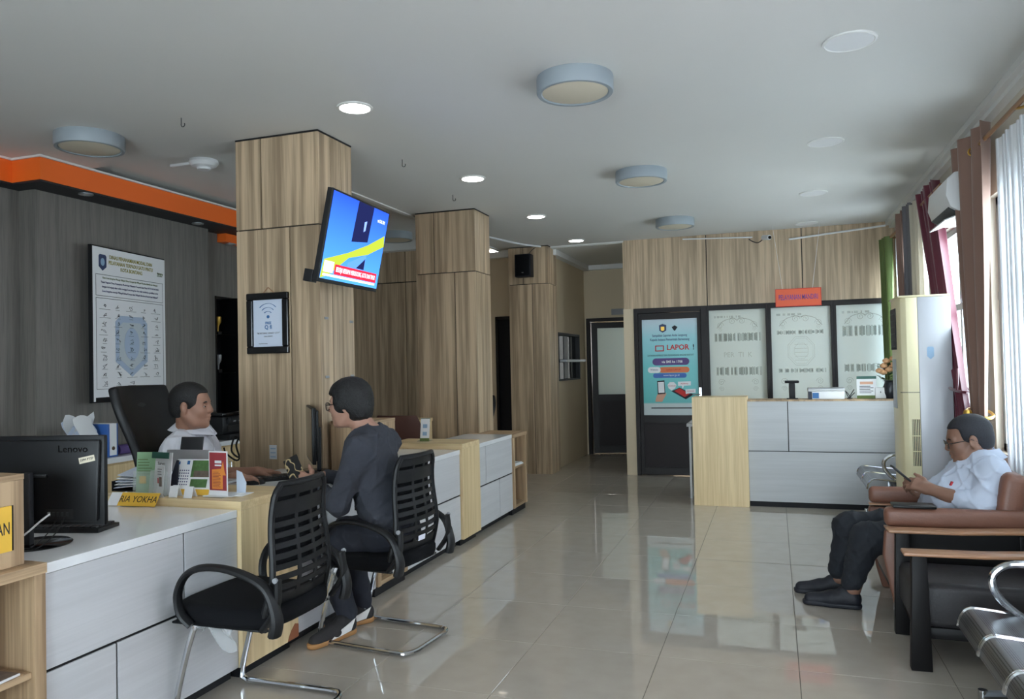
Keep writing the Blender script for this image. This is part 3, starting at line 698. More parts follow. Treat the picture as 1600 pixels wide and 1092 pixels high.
AC_B = armchair((.535, 3.76, 0), 'dark grey armchair with thin wooden arms beside the steel bench', 'leather_grey', .52, .525, 'rail', .37)
m, nt, b = _new('perforated_steel'); b.inputs['Metallic'].default_value = .9; b.inputs['Roughness'].default_value = .3
tc = N(nt, 'ShaderNodeTexCoord'); vo = N(nt, 'ShaderNodeTexVoronoi'); vo.inputs['Scale'].default_value = 130; vo.inputs['Randomness'].default_value = 0
nt.links.new(tc.outputs['Object'], vo.inputs['Vector'])
cr_ = N(nt, 'ShaderNodeValToRGB'); cr_.color_ramp.interpolation = 'CONSTANT'; cr_.color_ramp.elements[0].color = (.012,.012,.014,1); cr_.color_ramp.elements[1].color = lin((140,142,146))+(1,); cr_.color_ramp.elements[1].position = .33
nt.links.new(vo.outputs['Distance'], cr_.inputs[0]); nt.links.new(cr_.outputs[0], b.inputs['Base Color'])
def bench(loc, label, n, pitch, z, arms, depth=.46):
    """row of perforated steel seats facing -x, running along +y from the origin"""
    t = thing('steel_bench', label, 'bench', loc, 0, 'perforated steel waiting benches')
    prof = [(-.0, z-.075), (.008, z-.04), (.03, z-.008), (.07, z), (.20, z-.012), (.36, z-.02), (.42, z-.005), (.455, z+.05), (.50, z+.22), (.54, z+.42), (.555, z+.46)]
    pp = [Vector((a, 0, b)) for a, b in prof]; pp = smooth_path(pp, 3)
    for k in range(n):
        y0 = k*pitch+.006; y1 = (k+1)*pitch-.006
        s = MB().sheet(lambda u, v: (pp[round(u*(len(pp)-1))].x, y0+(y1-y0)*v, pp[round(u*(len(pp)-1))].z), len(pp)-1, 1, .004).build('seat', 'perforated_steel', t, angle=50)
        for y in (y0, y1): MB().tube([(p.x, y, p.z) for p in pp], .0075, 6).build('edge_rail', 'chrome', s)
    L = n*pitch
    MB().box(.22, .29, -.02, L+.02, z-.10, z-.045).build('beam', 'charcoal', t, bevel=.006)
    for y in (.16*pitch+.06, L-.10):
        lg = MB().box(.23, .28, y-.02, y+.02, .06, z-.10).build('leg', 'steel', t, bevel=.004)
        MB().tube([(.06, y, .055), (.255, y, .075), (.47, y, .055)], .018, 8).build('foot_bar', 'steel', lg)
        for x in (.06, .47): MB().cyl((x, y, 0), (x, y, .075), .017, n=12).build('foot_pad', 'chrome', lg)
    for y in arms:
        MB().tube(smooth_path([(.30, y, z-.06), (.20, y, z+.0), (.135, y, z+.07), (.125, y, z+.135), (.17, y, z+.18), (.25, y, z+.19), (.46, y, z+.185)], 5), .015, 10).build('armrest', 'chrome', t)
    return t
bench((.675, 1.52, 0), 'perforated steel bench cut by the near picture edge', 6, .335, .36, (0, 2.01-.02))
bench((.66, 6.54, 0), 'perforated steel bench behind the cream air conditioner', 2, .40, .43, (.02,))
# ================================================================== flat things, devices and small objects
def flat(name, m, parent, x0, x1, z0, z1, y, th=.0006):
    """thin sheet facing -y in the frame of its parent"""
    return MB().box(x0, x1, y-th, y, z0, z1).build(name, m, parent, smooth=False)
def blob(name, m, parent, poly, y, th=.0006):
    return MB().prism(poly, y-th, y, 'xz').build(name, m, parent, smooth=False)
def ell(cx, cz, rx, rz, n=20): return [(cx+rx*math.cos(2*PI*i/n), cz+rz*math.sin(2*PI*i/n)) for i in range(n)]
UP = (PI/2, 0, 0)
def scribble(mb, cx, cz, w, h, y, r=.0012, seed=0):
    R = random.Random(seed); n = R.randint(5, 9)
    pts = [(cx+w*(R.random()-.5)+w*.1*i/n, y, cz+h*(R.random()-.5)) for i in range(n)]
    mb.tube(smooth_path(pts, 4), r, 4)
# --- poster of signatures on the dark wall
P = thing('signature_poster', 'large white pledge poster covered with signatures on the dark wall', 'poster', (-4.80, 4.385, 1.172), PI/2+math.radians(8.5))
MB().box(-.012, .88, .003, .03, -.01, 1.18).build('board', 'black_plastic', P, smooth=False)
flat('sheet', 'white_paper', P, 0, .86, 0, 1.17, .002, .001)
mat('crest_blue', (58,72,108), .6); mat('watermark_blue', (176,194,216), .7); mat('watermark_grey', (196,206,212), .7)
def shield(cx, cz, w, h): return [(cx-w, cz+h*.8), (cx-w*.7, cz+h), (cx+w*.7, cz+h), (cx+w, cz+h*.8), (cx+w, cz-h*.5), (cx, cz-h), (cx-w, cz-h*.5)]
blob('crest', 'crest_blue', P, shield(.105, 1.055, .042, .062), 0); blob('crest_core', 'pale_blue', P, ell(.105, 1.06, .022, .03), -.0008)
for k, s in enumerate(('DINAS PENANAMAN MODAL DAN', 'PELAYANAN TERPADU SATU PINTU', 'KOTA BONTANG')):
    text('title_lettering', s, 'olive_ink', P, (.435, -.001, 1.105-k*.042), .041, UP, sx=.80, bold=.0004)
text('logo_lettering', 'dpmptsp', 'green_ink', P, (.795, -.001, 1.045), .030, UP, sx=.72); text('logo_lettering', 'BONTANG', 'green_ink', P, (.79, -.001, 1.024), .014, UP)
fr = MB()
def frame_rect(mb, x0, x1, z0, z1, y, w=.003):
    mb.box(x0, x1, y-.0006, y, z0, z0+w).box(x0, x1, y-.0006, y, z1-w, z1).box(x0, x0+w, y-.0006, y, z0, z1).box(x1-w, x1, y-.0006, y, z0, z1)
frame_rect(fr, .03, .83, .80, .965, .0); frame_rect(fr, .03, .83, .09, .785, .0); fr.build('ruled_frame', 'ink', P, smooth=False)
for k, s in enumerate(('Kami Zona Integritas Menuju Wilayah Bebas Korupsi dan Wilayah Birokrasi Bersih dan Melayani', '"Kami Pegawai Dinas Penanaman Modal dan Pelayanan Terpadu Satu Pintu KOTA BONTANG', 'dengan ini berjanji akan selalu menjaga Zona Integritas dan tidak melakukan gratifikasi, serta', 'Zona Integritas menuju Wilayah Bebas Korupsi dan Wilayah Birokrasi Bersih dan Melayani"')):
    text('pledge_lettering', s, 'navy_print' if k else 'green_ink', P, (.43, -.001, .94-k*.034), .021, UP, sx=.86 if k else .80)
blob('watermark', 'watermark_blue', P, shield(.43, .42, .19, .24), .0003); blob('watermark_ring', 'watermark_grey', P, shield(.43, .42, .15, .19), -.0004); blob('watermark_core', 'watermark_blue', P, ell(.43, .44, .09, .13), -.0011)
sg = MB(); ln = MB(); q = 0
for r in range(10):
    for c in range(5):
        if r == 9 and c > 2: continue
        x = .115+c*.155+random.uniform(-.01, .01); z = .70-r*.0655
        w = random.choice((.045, .06, .09, .12)); ln.box(x-w/2, x+w/2, -.0024, -.0016, z-.001, z+.0012)
        scribble(sg, x, z+.025, .05, .035, -.002, .0011, q); q += 1
tag(sg.build('signatures', 'ink', P), kind='stuff'); tag(ln.build('signature_rules', 'ink', P, smooth=False), kind='stuff')
flat('foot_strip', 'black_plastic', P, .02, .86, .0, .03, 0)
# --- framed wireless sign on the first pillar
Fm = thing('framed_sign', 'black framed free wireless sign hung on the wooden pillar', 'picture frame', (-3.195, 4.106, 1.485))
w, h = .313, .388
MB().box(0, w, -.022, 0, 0, .045).box(0, w, -.022, 0, h-.045, h).box(0, .045, -.022, 0, .045, h-.045).box(w-.045, w, -.022, 0, .045, h-.045).build('frame', 'black_gloss', Fm, bevel=.006, smooth=False)
flat('print', 'paper_blue', Fm, .044, w-.044, .044, h-.044, -.006)
mb = MB()
for r in (.035, .06, .085): mb.tube(arc((w/2, -.0075, .235), r, PI*.25, PI*.75, 14), .0075, 6, flat=.15)
mb.build('signal_arcs', 'blue_ink', Fm); blob('signal_dot', 'blue_ink', Fm, ell(w/2, .235, .011, .011), -.007)
text('lettering', 'FREE', 'blue_ink', Fm, (w/2, -.0072, .195), .022, UP, bold=.0006); text('lettering', 'Q fi', 'blue_ink', Fm, (w/2, -.0072, .168), .036, UP, bold=.0008)
text('lettering', '"BONTANG SMART CITY"', 'ink', Fm, (w/2, -.0072, .13), .015, UP); text('lettering', 'DISKOMINFO', 'ink', Fm, (w/2, -.0072, .11), .011, UP)
text('lettering', 'https://kota.bontang', 'ink', Fm, (w/2-.04, -.0072, .065), .008, UP)
MB().tube([(.12, -.004, h), (w/2, -.004, h+.035), (.20, -.004, h)], .003, 6).build('hanging_cord', 'arm_wood', Fm)
# --- television on its arm
TL, TR, BL, BR = (Vector((-2.25, 3.63, 2.365)), Vector((-2.32, 4.385, 2.385)), Vector((-2.36, 3.615, 1.868)), Vector((-2.43, 4.425, 1.866)))
u = ((TR-TL)+(BR-BL)).normalized(); v = ((TL-BL)+(TR-BR)).normalized(); v = (v-u*v.dot(u)).normalized(); n = u.cross(v)
c = (TL+TR+BL+BR)/4; tw = ((TR-TL).length+(BR-BL).length)/4; th_ = ((TL-BL).length+(TR-BR).length)/4
TV = thing('television', 'wall television showing a blue news programme on the first pillar', 'television', c)
TV.rotation_euler = Matrix((( u.x, -n.x, v.x), (u.y, -n.y, v.y), (u.z, -n.z, v.z))).to_euler()   # local x right, -y towards viewer, z up
MB().box(-tw, tw, 0, .035, -th_, th_).box(-tw*.6, tw*.6, .035, .065, -th_*.7, th_*.5).build('housing', 'black_plastic', TV, bevel=.004, smooth=False)
m, nt, b = _new('tv_picture'); nt.nodes.remove(b)
tc = N(nt, 'ShaderNodeTexCoord'); sx = N(nt, 'ShaderNodeSeparateXYZ'); nt.links.new(tc.outputs['Generated'], sx.inputs[0])
cr_ = N(nt, 'ShaderNodeValToRGB'); el = cr_.color_ramp.elements; el[0].color = lin((70,140,225))+(1,); el[1].color = lin((38,74,196))+(1,)
nt.links.new(sx.outputs['Z'], cr_.inputs[0]); e = N(nt, 'ShaderNodeEmission'); e.inputs[1].default_value = 1.0
nt.links.new(cr_.outputs[0], e.inputs[0]); nt.links.new(e.outputs[0], nt.nodes['Material Output'].inputs[0])
emitter('tv_dark', (30,36,80), .7); emitter('tv_yellow', (170,185,60), .75); emitter('tv_red', (190,40,60), .9); emitter('tv_white', (225,232,245), .9); emitter('tv_blue2', (80,130,225), 1.0); emitter('tv_glow', (120,150,240), 1.0)
s = flat('screen', 'tv_picture', TV, -tw+.012, tw-.012, -th_+.022, th_-.012, -.001)
def tq(x, z): return (-tw+.012+(2*tw-.024)*x, -th_+.022+(2*th_-.034)*z)
blob('picture_band', 'tv_dark', s, [tq(.42,1), tq(.70,1), tq(.68,.55), tq(.40,.5)], -.0018); blob('picture_streak', 'tv_glow', s, [tq(.57,.78), tq(.61,.8), tq(.605,.68), tq(.575,.66)], -.0026)
blob('picture_sweep', 'tv_yellow', s, [tq(0,.0), tq(.02,.22), tq(.38,.36), tq(.70,.52), tq(.98,.70), tq(1,.56), tq(.72,.40), tq(.40,.30), tq(.12,.05)], -.0022)
blob('picture_block', 'tv_blue2', s, [tq(.40,.24), tq(.70,.40), tq(.70,.17), tq(.40,.17)], -.0026); blob('picture_dark', 'tv_dark', s, [tq(.55,.20), tq(.69,.34), tq(.69,.20)], -.003)
blob('ticker', 'tv_red', s, [tq(.20,.07), tq(.95,.07), tq(.95,.19), tq(.20,.19)], -.0034); blob('ticker_bug', 'tv_white', s, [tq(.03,.08), tq(.18,.08), tq(.18,.21), tq(.03,.21)], -.0034)
blob('ticker_foot', 'tv_white', s, [tq(.03,.035), tq(.94,.035), tq(.94,.062), tq(.03,.062)], -.0034)
p_ = tq(.575, .13); text('ticker_lettering', 'BEKERJA BERSAMA MENDUKUNG, KOTA DAN TIMUR', 'tv_white', s, (p_[0], -.0042, p_[1]), .04, UP, sx=.56)
p_ = tq(.87, .86); text('channel_lettering', 'tv KALTIM', 'tv_white', s, (p_[0], -.003, p_[1]), .03, UP, sx=.8)
MB().box(.10, .20, .065, .27, -.10, .14).build('wall_bracket', 'black_plastic', TV, bevel=.003, smooth=False); MB().box(-tw+.0, -tw+.06, .036, .09, -th_-.01, -th_+.06).build('power_box', 'black_plastic', TV, bevel=.003, smooth=False)
mat('sticker_pale', (215,220,228), .6)
k = tag(MB().box(0, .055, -.0012, 0, 0, .09).build('paper_note', 'sticker_pale', smooth=False), 'small pale printed note stuck low on the pillar behind the clerk', 'note'); k.location = (-3.05, 4.108, .815)
mb = MB()
for i in range(3): mb.box(.008, .047, -.0018, -.0012, .012+i*.026, .018+i*.026)
mb.build('note_print', 'pale_blue', k, smooth=False)
for y, z in ((4.17, 1.70), (4.47, 1.69), (4.17, 1.33), (4.47, 1.33)):
    MB().box(.3105, .318, y-4.11-.018, y-4.11+.018, z-.008, z+.008).build('bracket', 'steel', PIL[0], bevel=.001, smooth=False)
# --- loudspeaker on the far pillar
t = thing('loudspeaker', 'small black loudspeaker box on the far wooden pillar', 'loudspeaker', (-2.945, 9.235, 2.48))
MB().box(-.105, .105, -.15, -.02, 0, .285).build('cabinet', 'black_door', t, bevel=.008); MB().box(-.09, .09, -.156, -.151, .015, .27).build('grille', 'black_fabric', t, bevel=.002)
MB().box(-.03, .03, -.02, 0, .10, .18).build('bracket', 'steel', t); text('badge', 'YM', 'grey_plastic', t, (0, -.157, .05), .02, UP)
MB().tube(smooth_path([(.05,-.06,.285), (.09,-.04,.34), (.13,.0,.38)], 5), .004, 6).build('cable', 'black_plastic', t)
# --- hanging sign
t = thing('hanging_sign', 'orange hanging sign with violet lettering above the reception counter', 'sign', (.272, 9.0, 1.965))
MB().box(-.232, .232, -.006, .006, 0, .185).build('board', 'sign_orange', t, smooth=False)
MB().box(-.238, .238, -.008, .008, -.006, .0).box(-.238, .238, -.008, .008, .185, .191).box(-.238, -.232, -.008, .008, 0, .185).box(.232, .238, -.008, .008, 0, .185).build('border', 'red_print', t, smooth=False)
text('lettering', 'PELAYANAN MANDIRI', 'sign_violet', t, (0, -.0065, .092), .082, UP, sx=.50, bold=.0004)
for x0, x1 in ((-.16, -.25), (.15, .245)): MB().tube([(x0, 0, .19), (x1, 0, .912)], .0018, 5).build('string', 'white_plastic', t)
# --- security camera with its conduit on the far panels
t = thing('security_camera', 'white security camera at the top of the far wood panels', 'camera', (-.04, 9.35, 2.79))
MB().cyl((-.04, -.04, 0), (.03, -.13, -.015), .028).build('body', 'white_plastic', t); MB().cyl((.03, -.13, -.015), (.036, -.137, -.016), .019).build('lens', 'black_gloss', t)
MB().cyl((-.04,-.04,0), (-.04, 0, .01), .012).build('mount', 'white_plastic', t)
MB().tube(smooth_path([(-.05, -.01, -.02), (-.10, -.012, -.05), (-.16, -.012, -.03), (-.2, -.012, .0)], 4), .006, 6).build('cable', 'black_plastic', t)
t = tag(MB().tube([(.20, 9.345, 2.755), (1.21, 9.345, 2.835)], .011, 8).build('cable_conduit', 'white_plastic'), 'slanting white cable conduit on the far wood panels', 'conduit')
t = tag(MB().tube([(-1.0, 9.345, 2.845), (-.20, 9.345, 2.81)], .008, 8).build('cable_conduit', 'white_plastic'), 'thin white cable conduit leading to the security camera', 'conduit')
tag(MB().tube(smooth_path([(-3.1, 8.3, 2.872), (-2.9, 8.9, 2.86), (-2.75, 9.25, 2.868)], 5), .012, 8).build('ceiling_cable', 'white_plastic'), 'white cable on the ceiling near the far pillar', 'cable')
# --- poster in the glazed far door (flat print on the pane)
m, nt, b = _new('poster_teal'); b.inputs['Roughness'].default_value = .35
tc = N(nt, 'ShaderNodeTexCoord'); sx = N(nt, 'ShaderNodeSeparateXYZ'); nt.links.new(tc.outputs['Generated'], sx.inputs[0]); cr_ = N(nt, 'ShaderNodeValToRGB')
el = cr_.color_ramp.elements; el[0].position = 0; el[0].color = lin((196,206,206))+(1,); el[1].position = 1; el[1].color = lin((196,212,222))+(1,)
for p_, c_ in ((.115, (190,203,203)), (.13, (84,180,178)), (.5, (104,196,198)), (.8, (150,210,218))):
    e_ = el.new(p_); e_.color = lin(c_)+(1,)
nt.links.new(sx.outputs['Z'], cr_.inputs[0]); nt.links.new(cr_.outputs[0], b.inputs['Base Color'])
D = thing('complaint_poster', 'teal complaint service poster with red heading on the glazed door', 'poster', (-1.52, 9.383, .732))
PW, PH = .66, 1.162
flat('sheet', 'poster_teal', D, 0, PW, 0, PH, -.001, .001)
def pq(x, z): return (PW*(x-48)/564, PH*(1015-z)/970)
def pc(x, z): a = pq(x, z); return (a[0], -.0032, a[1])
mat('poster_purple', (88,66,128), .5); mat('poster_orange', (226,120,70), .5); mat('poster_blue', (64,110,186), .5); mat('skin_print', (214,166,140), .6)
blob('crest', 'crest_blue', D, [pq(*p) for p in ((226,105),(262,92),(300,105),(298,160),(262,180),(228,160))], -.0022); blob('crest_core', 'gold', D, [pq(*p) for p in ((244,120),(280,120),(280,155),(262,165),(244,155))], -.003)
blob('emblem', 'ink', D, [pq(*p) for p in ((355,128),(385,110),(415,128),(400,150),(385,168),(368,150))], -.0022)
text('lettering', 'Sampaikan Laporan Anda Langsung', 'navy_print', D, pc(330,210), .041, UP, sx=.72, bold=.0005); text('lettering', 'Kepada Instansi Pemerintah Berwenang', 'navy_print', D, pc(330,252), .041, UP, sx=.72, bold=.0005)
text('heading_lettering', 'LAPOR', 'red_print', D, pc(412,335), .088, UP, sx=.98, bold=.002); text('heading_lettering', '!', 'ink', D, pc(570,335), .09, UP, bold=.001)
fr = MB(); a, b_ = pq(180,370), pq(270,310); frame_rect(fr, a[0], b_[0], a[1], b_[1], -.0022, .012); fr.build('bubble_logo', 'red_print', D, smooth=False)
text('lettering', 'LAYANAN ASPIRASI DAN PENGADUAN ONLINE RAKYAT', 'ink', D, pc(335,412), .030, UP, sx=.72)
def pill(x0, x1, z0, z1):
    r = abs(z1-z0)/2; cz = (z0+z1)/2
    return [pq(x1-r+r*math.cos(a), cz+r*math.sin(a)) for a in [PI/2-PI*i/8 for i in range(9)]]+[pq(x0+r-r*math.cos(a), cz+r*math.sin(a)) for a in [-PI/2+PI*i/8 for i in range(9)]]
blob('pill_panel', 'poster_purple', D, pill(148,525,440,512), -.0022); text('lettering', 'via SMS ke 1708', 'white_paper', D, pc(350,478), .042, UP, sx=.9, bold=.0008)
blob('pill_panel', 'poster_orange', D, pill(215,525,530,588), -.0022); blob('pill_panel', 'white_paper', D, pill(98,232,528,588), -.0026); text('lettering', 'Website', 'navy_print', D, pc(165,556), .034, UP, sx=.8); text('lettering', 'aplikasi LAPOR!', 'red_print', D, pc(365,558), .034, UP, sx=.8)
blob('pill_panel', 'poster_blue', D, pill(152,495,592,640), -.0024); text('lettering', 'www.lapor.go.id', 'white_paper', D, pc(340,614), .034, UP, sx=.85)
blob('hand_print', 'skin_print', D, [pq(*p) for p in ((168,880),(180,830),(200,790),(275,790),(285,800),(262,840),(240,880))], -.0024); blob('phone_print', 'ink', D, [pq(*p) for p in ((192,668),(268,664),(274,800),(196,806))], -.0028); blob('phone_screen', 'white_paper', D, [pq(*p) for p in ((200,682),(262,680),(266,788),(204,792))], -.0034)
blob('tablet_print', 'ink', D, [pq(*p) for p in ((335,775),(420,738),(560,810),(480,858))], -.0024); blob('tablet_screen', 'red_print', D, [pq(*p) for p in ((365,772),(420,745),(520,805),(470,835))], -.003)
blob('speech_bubble', 'white_paper', D, [pq(*p) for p in ((298,710),(320,684),(365,684),(390,712),(372,748),(338,768),(308,745))], -.0032); blob('speech_bubble', 'white_paper', D, [pq(*p) for p in ((405,680),(535,676),(535,718),(465,722),(450,750),(445,722),(405,722))], -.0034); blob('speech_bubble', 'white_paper', D, [pq(*p) for p in ((478,758),(580,752),(580,792),(500,800),(482,805))], -.0034)
text('lettering', 'PENGADUAN', 'red_print', D, pc(343,722)[:1]+(-.0044,)+pc(343,722)[2:], .018, UP, sx=.8); text('lettering', 'ASPIRASI', 'red_print', D, pc(470,700)[:1]+(-.0044,)+pc(470,700)[2:], .026, UP, sx=.9); text('lettering', 'INFORMASI', 'red_print', D, pc(530,776)[:1]+(-.0044,)+pc(530,776)[2:], .02, UP, sx=.8)
flat('foot_rule', 'ink', D, pq(125,0)[0], pq(545,0)[0], pq(0,950)[1], pq(0,938)[1], -.0022)
# ================================================================== curtains
mat('curtain_brown', (132,102,88), .7, sheen=.3, bump=.1, bscale=300); mat('curtain_maroon', (98,22,46), .42, sheen=.4, bump=.1, bscale=300); mat('curtain_grey', (104,102,106), .7); mat('curtain_green', (96,114,60), .6)
veil('curtain_cream', (226,220,206), .08, .9, .5); veil('sheer_white', (244,246,250), .22, .9, .6); veil('sheer_dense', (242,244,247), .05, .9, .22)
def curtain(name, label, m, yc, wd, z0, z1, folds, amp, x=1.14, th=.004, drape=None, tie=None, eyelets=False, rodz=2.60):
    """yc(t), wd(t): centre and width along y as functions of height t (0 foot .. 1 head)"""
    t = thing(name, label, 'curtain', (x, yc(1), z0), 0, 'curtains of the window wall')
    ph = random.random()*6
    def fn(u, v):
        tt = v; s = u-.5
        y = yc(tt)+wd(tt)*(s+.012*math.sin(folds*2*PI*u*2+ph))
        a = amp*(.55+.45*tt)*min(1, wd(tt)/wd(1)+.25)
        return (a*math.sin(folds*2*PI*u+ph+.5*math.sin(3*tt))-.3*a*math.cos(folds*PI*u*1.3+ph), y-yc(1), (z1-z0)*tt+.006*math.sin(folds*2*PI*u)*(1-tt))
    MB().sheet(fn, int(folds*14), 26, th).build('cloth', m, t, angle=80)
    if tie is not None:
        tt = (tie-z0)/(z1-z0)
        ring = [(amp*1.25*math.cos(a)-.0, yc(tt)-yc(1)+(wd(tt)/2+.02)*math.sin(a), tie-z0+.02*math.sin(a)) for a in [2*PI*i/24 for i in range(24)]]
        MB().tube(ring, .010, 6, closed=True).build('tie_band', 'gold' if m == 'curtain_brown' else m, t)
        if m == 'curtain_brown': MB().lathe([(.004,-.03),(.022,-.02),(.026,0),(.02,.02),(.004,.026)], (-amp*1.4, yc(tt)-yc(1)-.02, tie-z0), 12).build('tie_knot', 'gold', t)
        else: MB().tube(smooth_path([(-amp*1.2, yc(tt)-yc(1)-wd(tt)/2, tie-z0), (-amp*1.3, yc(tt)-yc(1)-wd(tt)/2-.05, tie-z0+.06), (-amp*1.2, yc(tt)-yc(1)-wd(tt)/2-.03, tie-z0+.14)], 4), .008, 6).build('tie_bow', m, t)
    if eyelets:
        for i in range(int(folds)):
            uu = (i+.5)/folds; p_ = fn(uu, (rodz-z0)/(z1-z0))
            MB().tube([(p_[0]+.022*math.cos(a), p_[1]-.006, rodz-z0+.022*math.sin(a)) for a in [2*PI*q/14 for q in range(14)]], .005, 6, closed=True).build('eyelet', 'gold', t)
    return t
lerp = lambda a, b, t: a+(b-a)*t
curtain('curtain', 'brown curtain tied with a gold cord behind the seated man', 'curtain_brown', lambda t: 5.37+.03*(1-t), lambda t: .27+.42*max(0, t-.36)/.64, .10, 2.73, 3, .05, 1.19, tie=1.02, eyelets=True, rodz=2.63)
curtain('curtain', 'glossy maroon curtain hanging beside the split air conditioner', 'curtain_maroon', lambda t: lerp(5.98, 6.86, max(0, (t-.35)/.65)**.9), lambda t: .34+.24*max(0, t-.3)/.7, .12, 2.73, 5, .042, 1.215, tie=1.15)
curtain('curtain', 'cream curtain hanging next to the maroon one', 'curtain_cream', lambda t: 7.30, lambda t: .30, .15, 2.70, 5, .035, 1.20)
curtain('curtain', 'grey curtain hanging between the cream and dark brown ones', 'curtain_grey', lambda t: 7.64, lambda t: .34, .15, 2.73, 4, .045, 1.19)
curtain('curtain', 'narrow dark brown curtain beside the grey one', 'curtain_brown', lambda t: 7.99, lambda t: .30, .15, 2.73, 3, .05, 1.19)
curtain('curtain', 'olive green curtain in the far corner by the frosted panes', 'curtain_green', lambda t: 9.03, lambda t: .42, .15, 2.64, 4, .05, 1.17)
curtain('sheer_curtain', 'bright white sheer curtain behind the armchairs', 'sheer_dense', lambda t: 4.02, lambda t: 1.95, .2, 2.60, 22, .018, 1.245, th=0)
curtain('sheer_curtain', 'white sheer curtain between the green and brown curtains', 'sheer_white', lambda t: 8.48, lambda t: .66, .2, 2.60, 12, .016, 1.24, th=0)
curtain('sheer_curtain', 'white sheer curtain beside the brown curtain behind the man', 'sheer_white', lambda t: 5.72, lambda t: .22, .2, 2.5, 8, .014, 1.25, th=0)
curtain('sheer_curtain', 'unseen white sheer curtain added behind the photographer to soften the window light', 'sheer_white', lambda t: .35, lambda t: 5.1, .2, 2.58, 40, .018, 1.245, th=0)  # out-of-view sheer, added to diffuse daylight from the near windows
mat('rod_brown', (150,108,72), .35, .3)
for a, b_, l in ((2.7, 5.75, 'brown curtain rod above the sheer and brown curtains'), (6.3, 9.3, 'brown curtain rod above the far curtains')):
    t = thing('curtain_rod', l, 'curtain rod', (1.19, a, 2.63), 0, 'brown curtain rods')
    MB().cyl((0,0,0), (0,b_-a,0), .013).build('rod', 'rod_brown', t)
    for y in (.25, b_-a-.25):
        MB().tube([(.11, y, .02), (.02, y, .02), (0, y, -.016)], .008, 6).build('bracket', 'rod_brown', t)
tag(MB().tube(smooth_path([(1.19, 4.5, 2.63), (1.21, 4.35, 2.60), (1.25, 4.2, 2.65)], 6), .008, 6).build('gold_cord', 'gold'), 'short gold cord looped over the near curtain rod', 'cord')
# ================================================================== air conditioners
t = thing('split_air_conditioner', 'white wall-mounted split air conditioner above the maroon curtain', 'air conditioner', (1.30, 5.60, 2.30))
prof = [(0,0),(0,.27),(-.16,.27),(-.205,.23),(-.215,.12),(-.19,.045),(-.12,.0)]
MB().prism(prof, 0, .62, 'xz').build('casing', 'white_plastic', t, bevel=.006)
MB().prism([(-.195,.05),(-.13,.004),(-.125,-.004),(-.20,.042)], .04, .58, 'xz').build('outlet', 'charcoal', t)
MB().prism([(-.13,-.005),(-.215,-.035),(-.218,-.028),(-.132,.002)], .05, .57, 'xz').build('flap', 'white_plastic', t)
t = thing('standing_air_conditioner', 'tall cream and grey standing air conditioner beside the reception counter', 'air conditioner', (.85, 6.08, 0))
mat('ac_cream', (232,222,182), .4); mat('ac_grey', (196,198,204), .25)
MB().prism([(.125,0),(.335,0),(.335,.42),(.125,.42)], .04, 1.80, 'xy').build('cabinet', 'ac_grey', t, bevel=.004)
# rounded front shell
pts = [(.124,.0),(.124,.42),(.05,.42),(.018,.395),(.0,.34),(-.006,.21),(.0,.08),(.018,.025),(.05,.0)]
MB().prism(pts, .02, 1.80, 'xy').build('front_shell', 'ac_cream', t, bevel=.004)
MB().prism([(.0,.0),(.335,.0),(.335,.42),(.0,.42)], 1.801, 1.815, 'xy').build('top_cap', 'ac_cream', t, bevel=.004)
MB().box(.0,.335,.0,.42,0,.019).build('foot', 'ac_grey', t)
for k in range(6):
    MB().obox((.0015, .21, 1.70-k*.048), (.014, .22, .026), (0, .35, 0)).build('louver', 'charcoal', t)
MB().box(-.0075, -.002, .09, .33, 1.43, 1.73).build('outlet_recess', 'black_gap', t)
MB().box(.07, .1225, -.003, .0, .60, .93).build('grille_recess', 'black_gap', t)
for k in range(5): MB().box(.073+k*.0108, .0775+k*.0108, -.006, -.002, .60, .93).build('grille_bar', 'ac_cream', t)
for k in range(2): MB().box(.07, .1225, -.0065, -.002, .70+k*.11, .706+k*.11).build('grille_bar', 'ac_cream', t)
MB().box(-.008, -.003, .13, .29, 1.0, 1.36).build('control_panel', 'silver', t, bevel=.002)
MB().box(.0, .1245, -.002, .0, 1.12, 1.124).build('seam', 'charcoal', t)
blob('crest_sticker', 'pale_blue', t, shield(.20, 1.40, .022, .045), -.001)
# ================================================================== computers and papers on the near desk
def monitor(name, loc, rz, label, rear_detail):
    """screen faces +y (local), back towards -y"""
    t = thing(name, label, 'monitor', loc, rz, 'desk monitors')
    MB().box(-.27, .27, -.006, .016, .075, .40).build('housing', 'black_plastic', t, bevel=.004)
    MB().prism([(-.25,.09),(.25,.09),(.262,.385),(-.262,.385)], -.022, -.0065, 'xz').build('rear_cover', 'black_plastic', t, bevel=.012)
    MB().box(-.262, .262, .0165, .018, .088, .392).build('screen', 'black_gloss', t)
    MB().box(-.11, .06, -.030, -.0225, .25, .262).build('stand_plate', 'charcoal', t, bevel=.002)
    MB().box(-.022, .012, -.055, -.031, .01, .27).build('stand_neck', 'charcoal', t, bevel=.003)
    MB().lathe([(.01,0),(.115,0),(.118,.004),(.11,.010),(.02,.014)], (-.005, .0, 0), 32).build('stand_base', 'black_gloss', t)
    if rear_detail:
        MB().box(.05, .16, -.0235, -.0215, .10, .135).build('port_panel', 'black_gap', t)
        for k in range(5): MB().box(.06+k*.018, .07+k*.018, -.026, -.0232, .11, .125).build('port', 'grey_plastic' if k == 0 else 'charcoal', t)
        text('badge_lettering', 'Lenovo', 'black_gloss', t, (.16, -.0232, .352), .036, UP, sx=1.1); 
        MB().obox((.215, -.0232, .315), (.062, .0012, .022), (0, -.2, 0)).build('sticker', 'lamp_disc', t)
        text('sticker_lettering', 'DPM PTSP', 'charcoal', t, (.215, -.0242, .315), .012, (PI/2, -.2, 0))
    return t
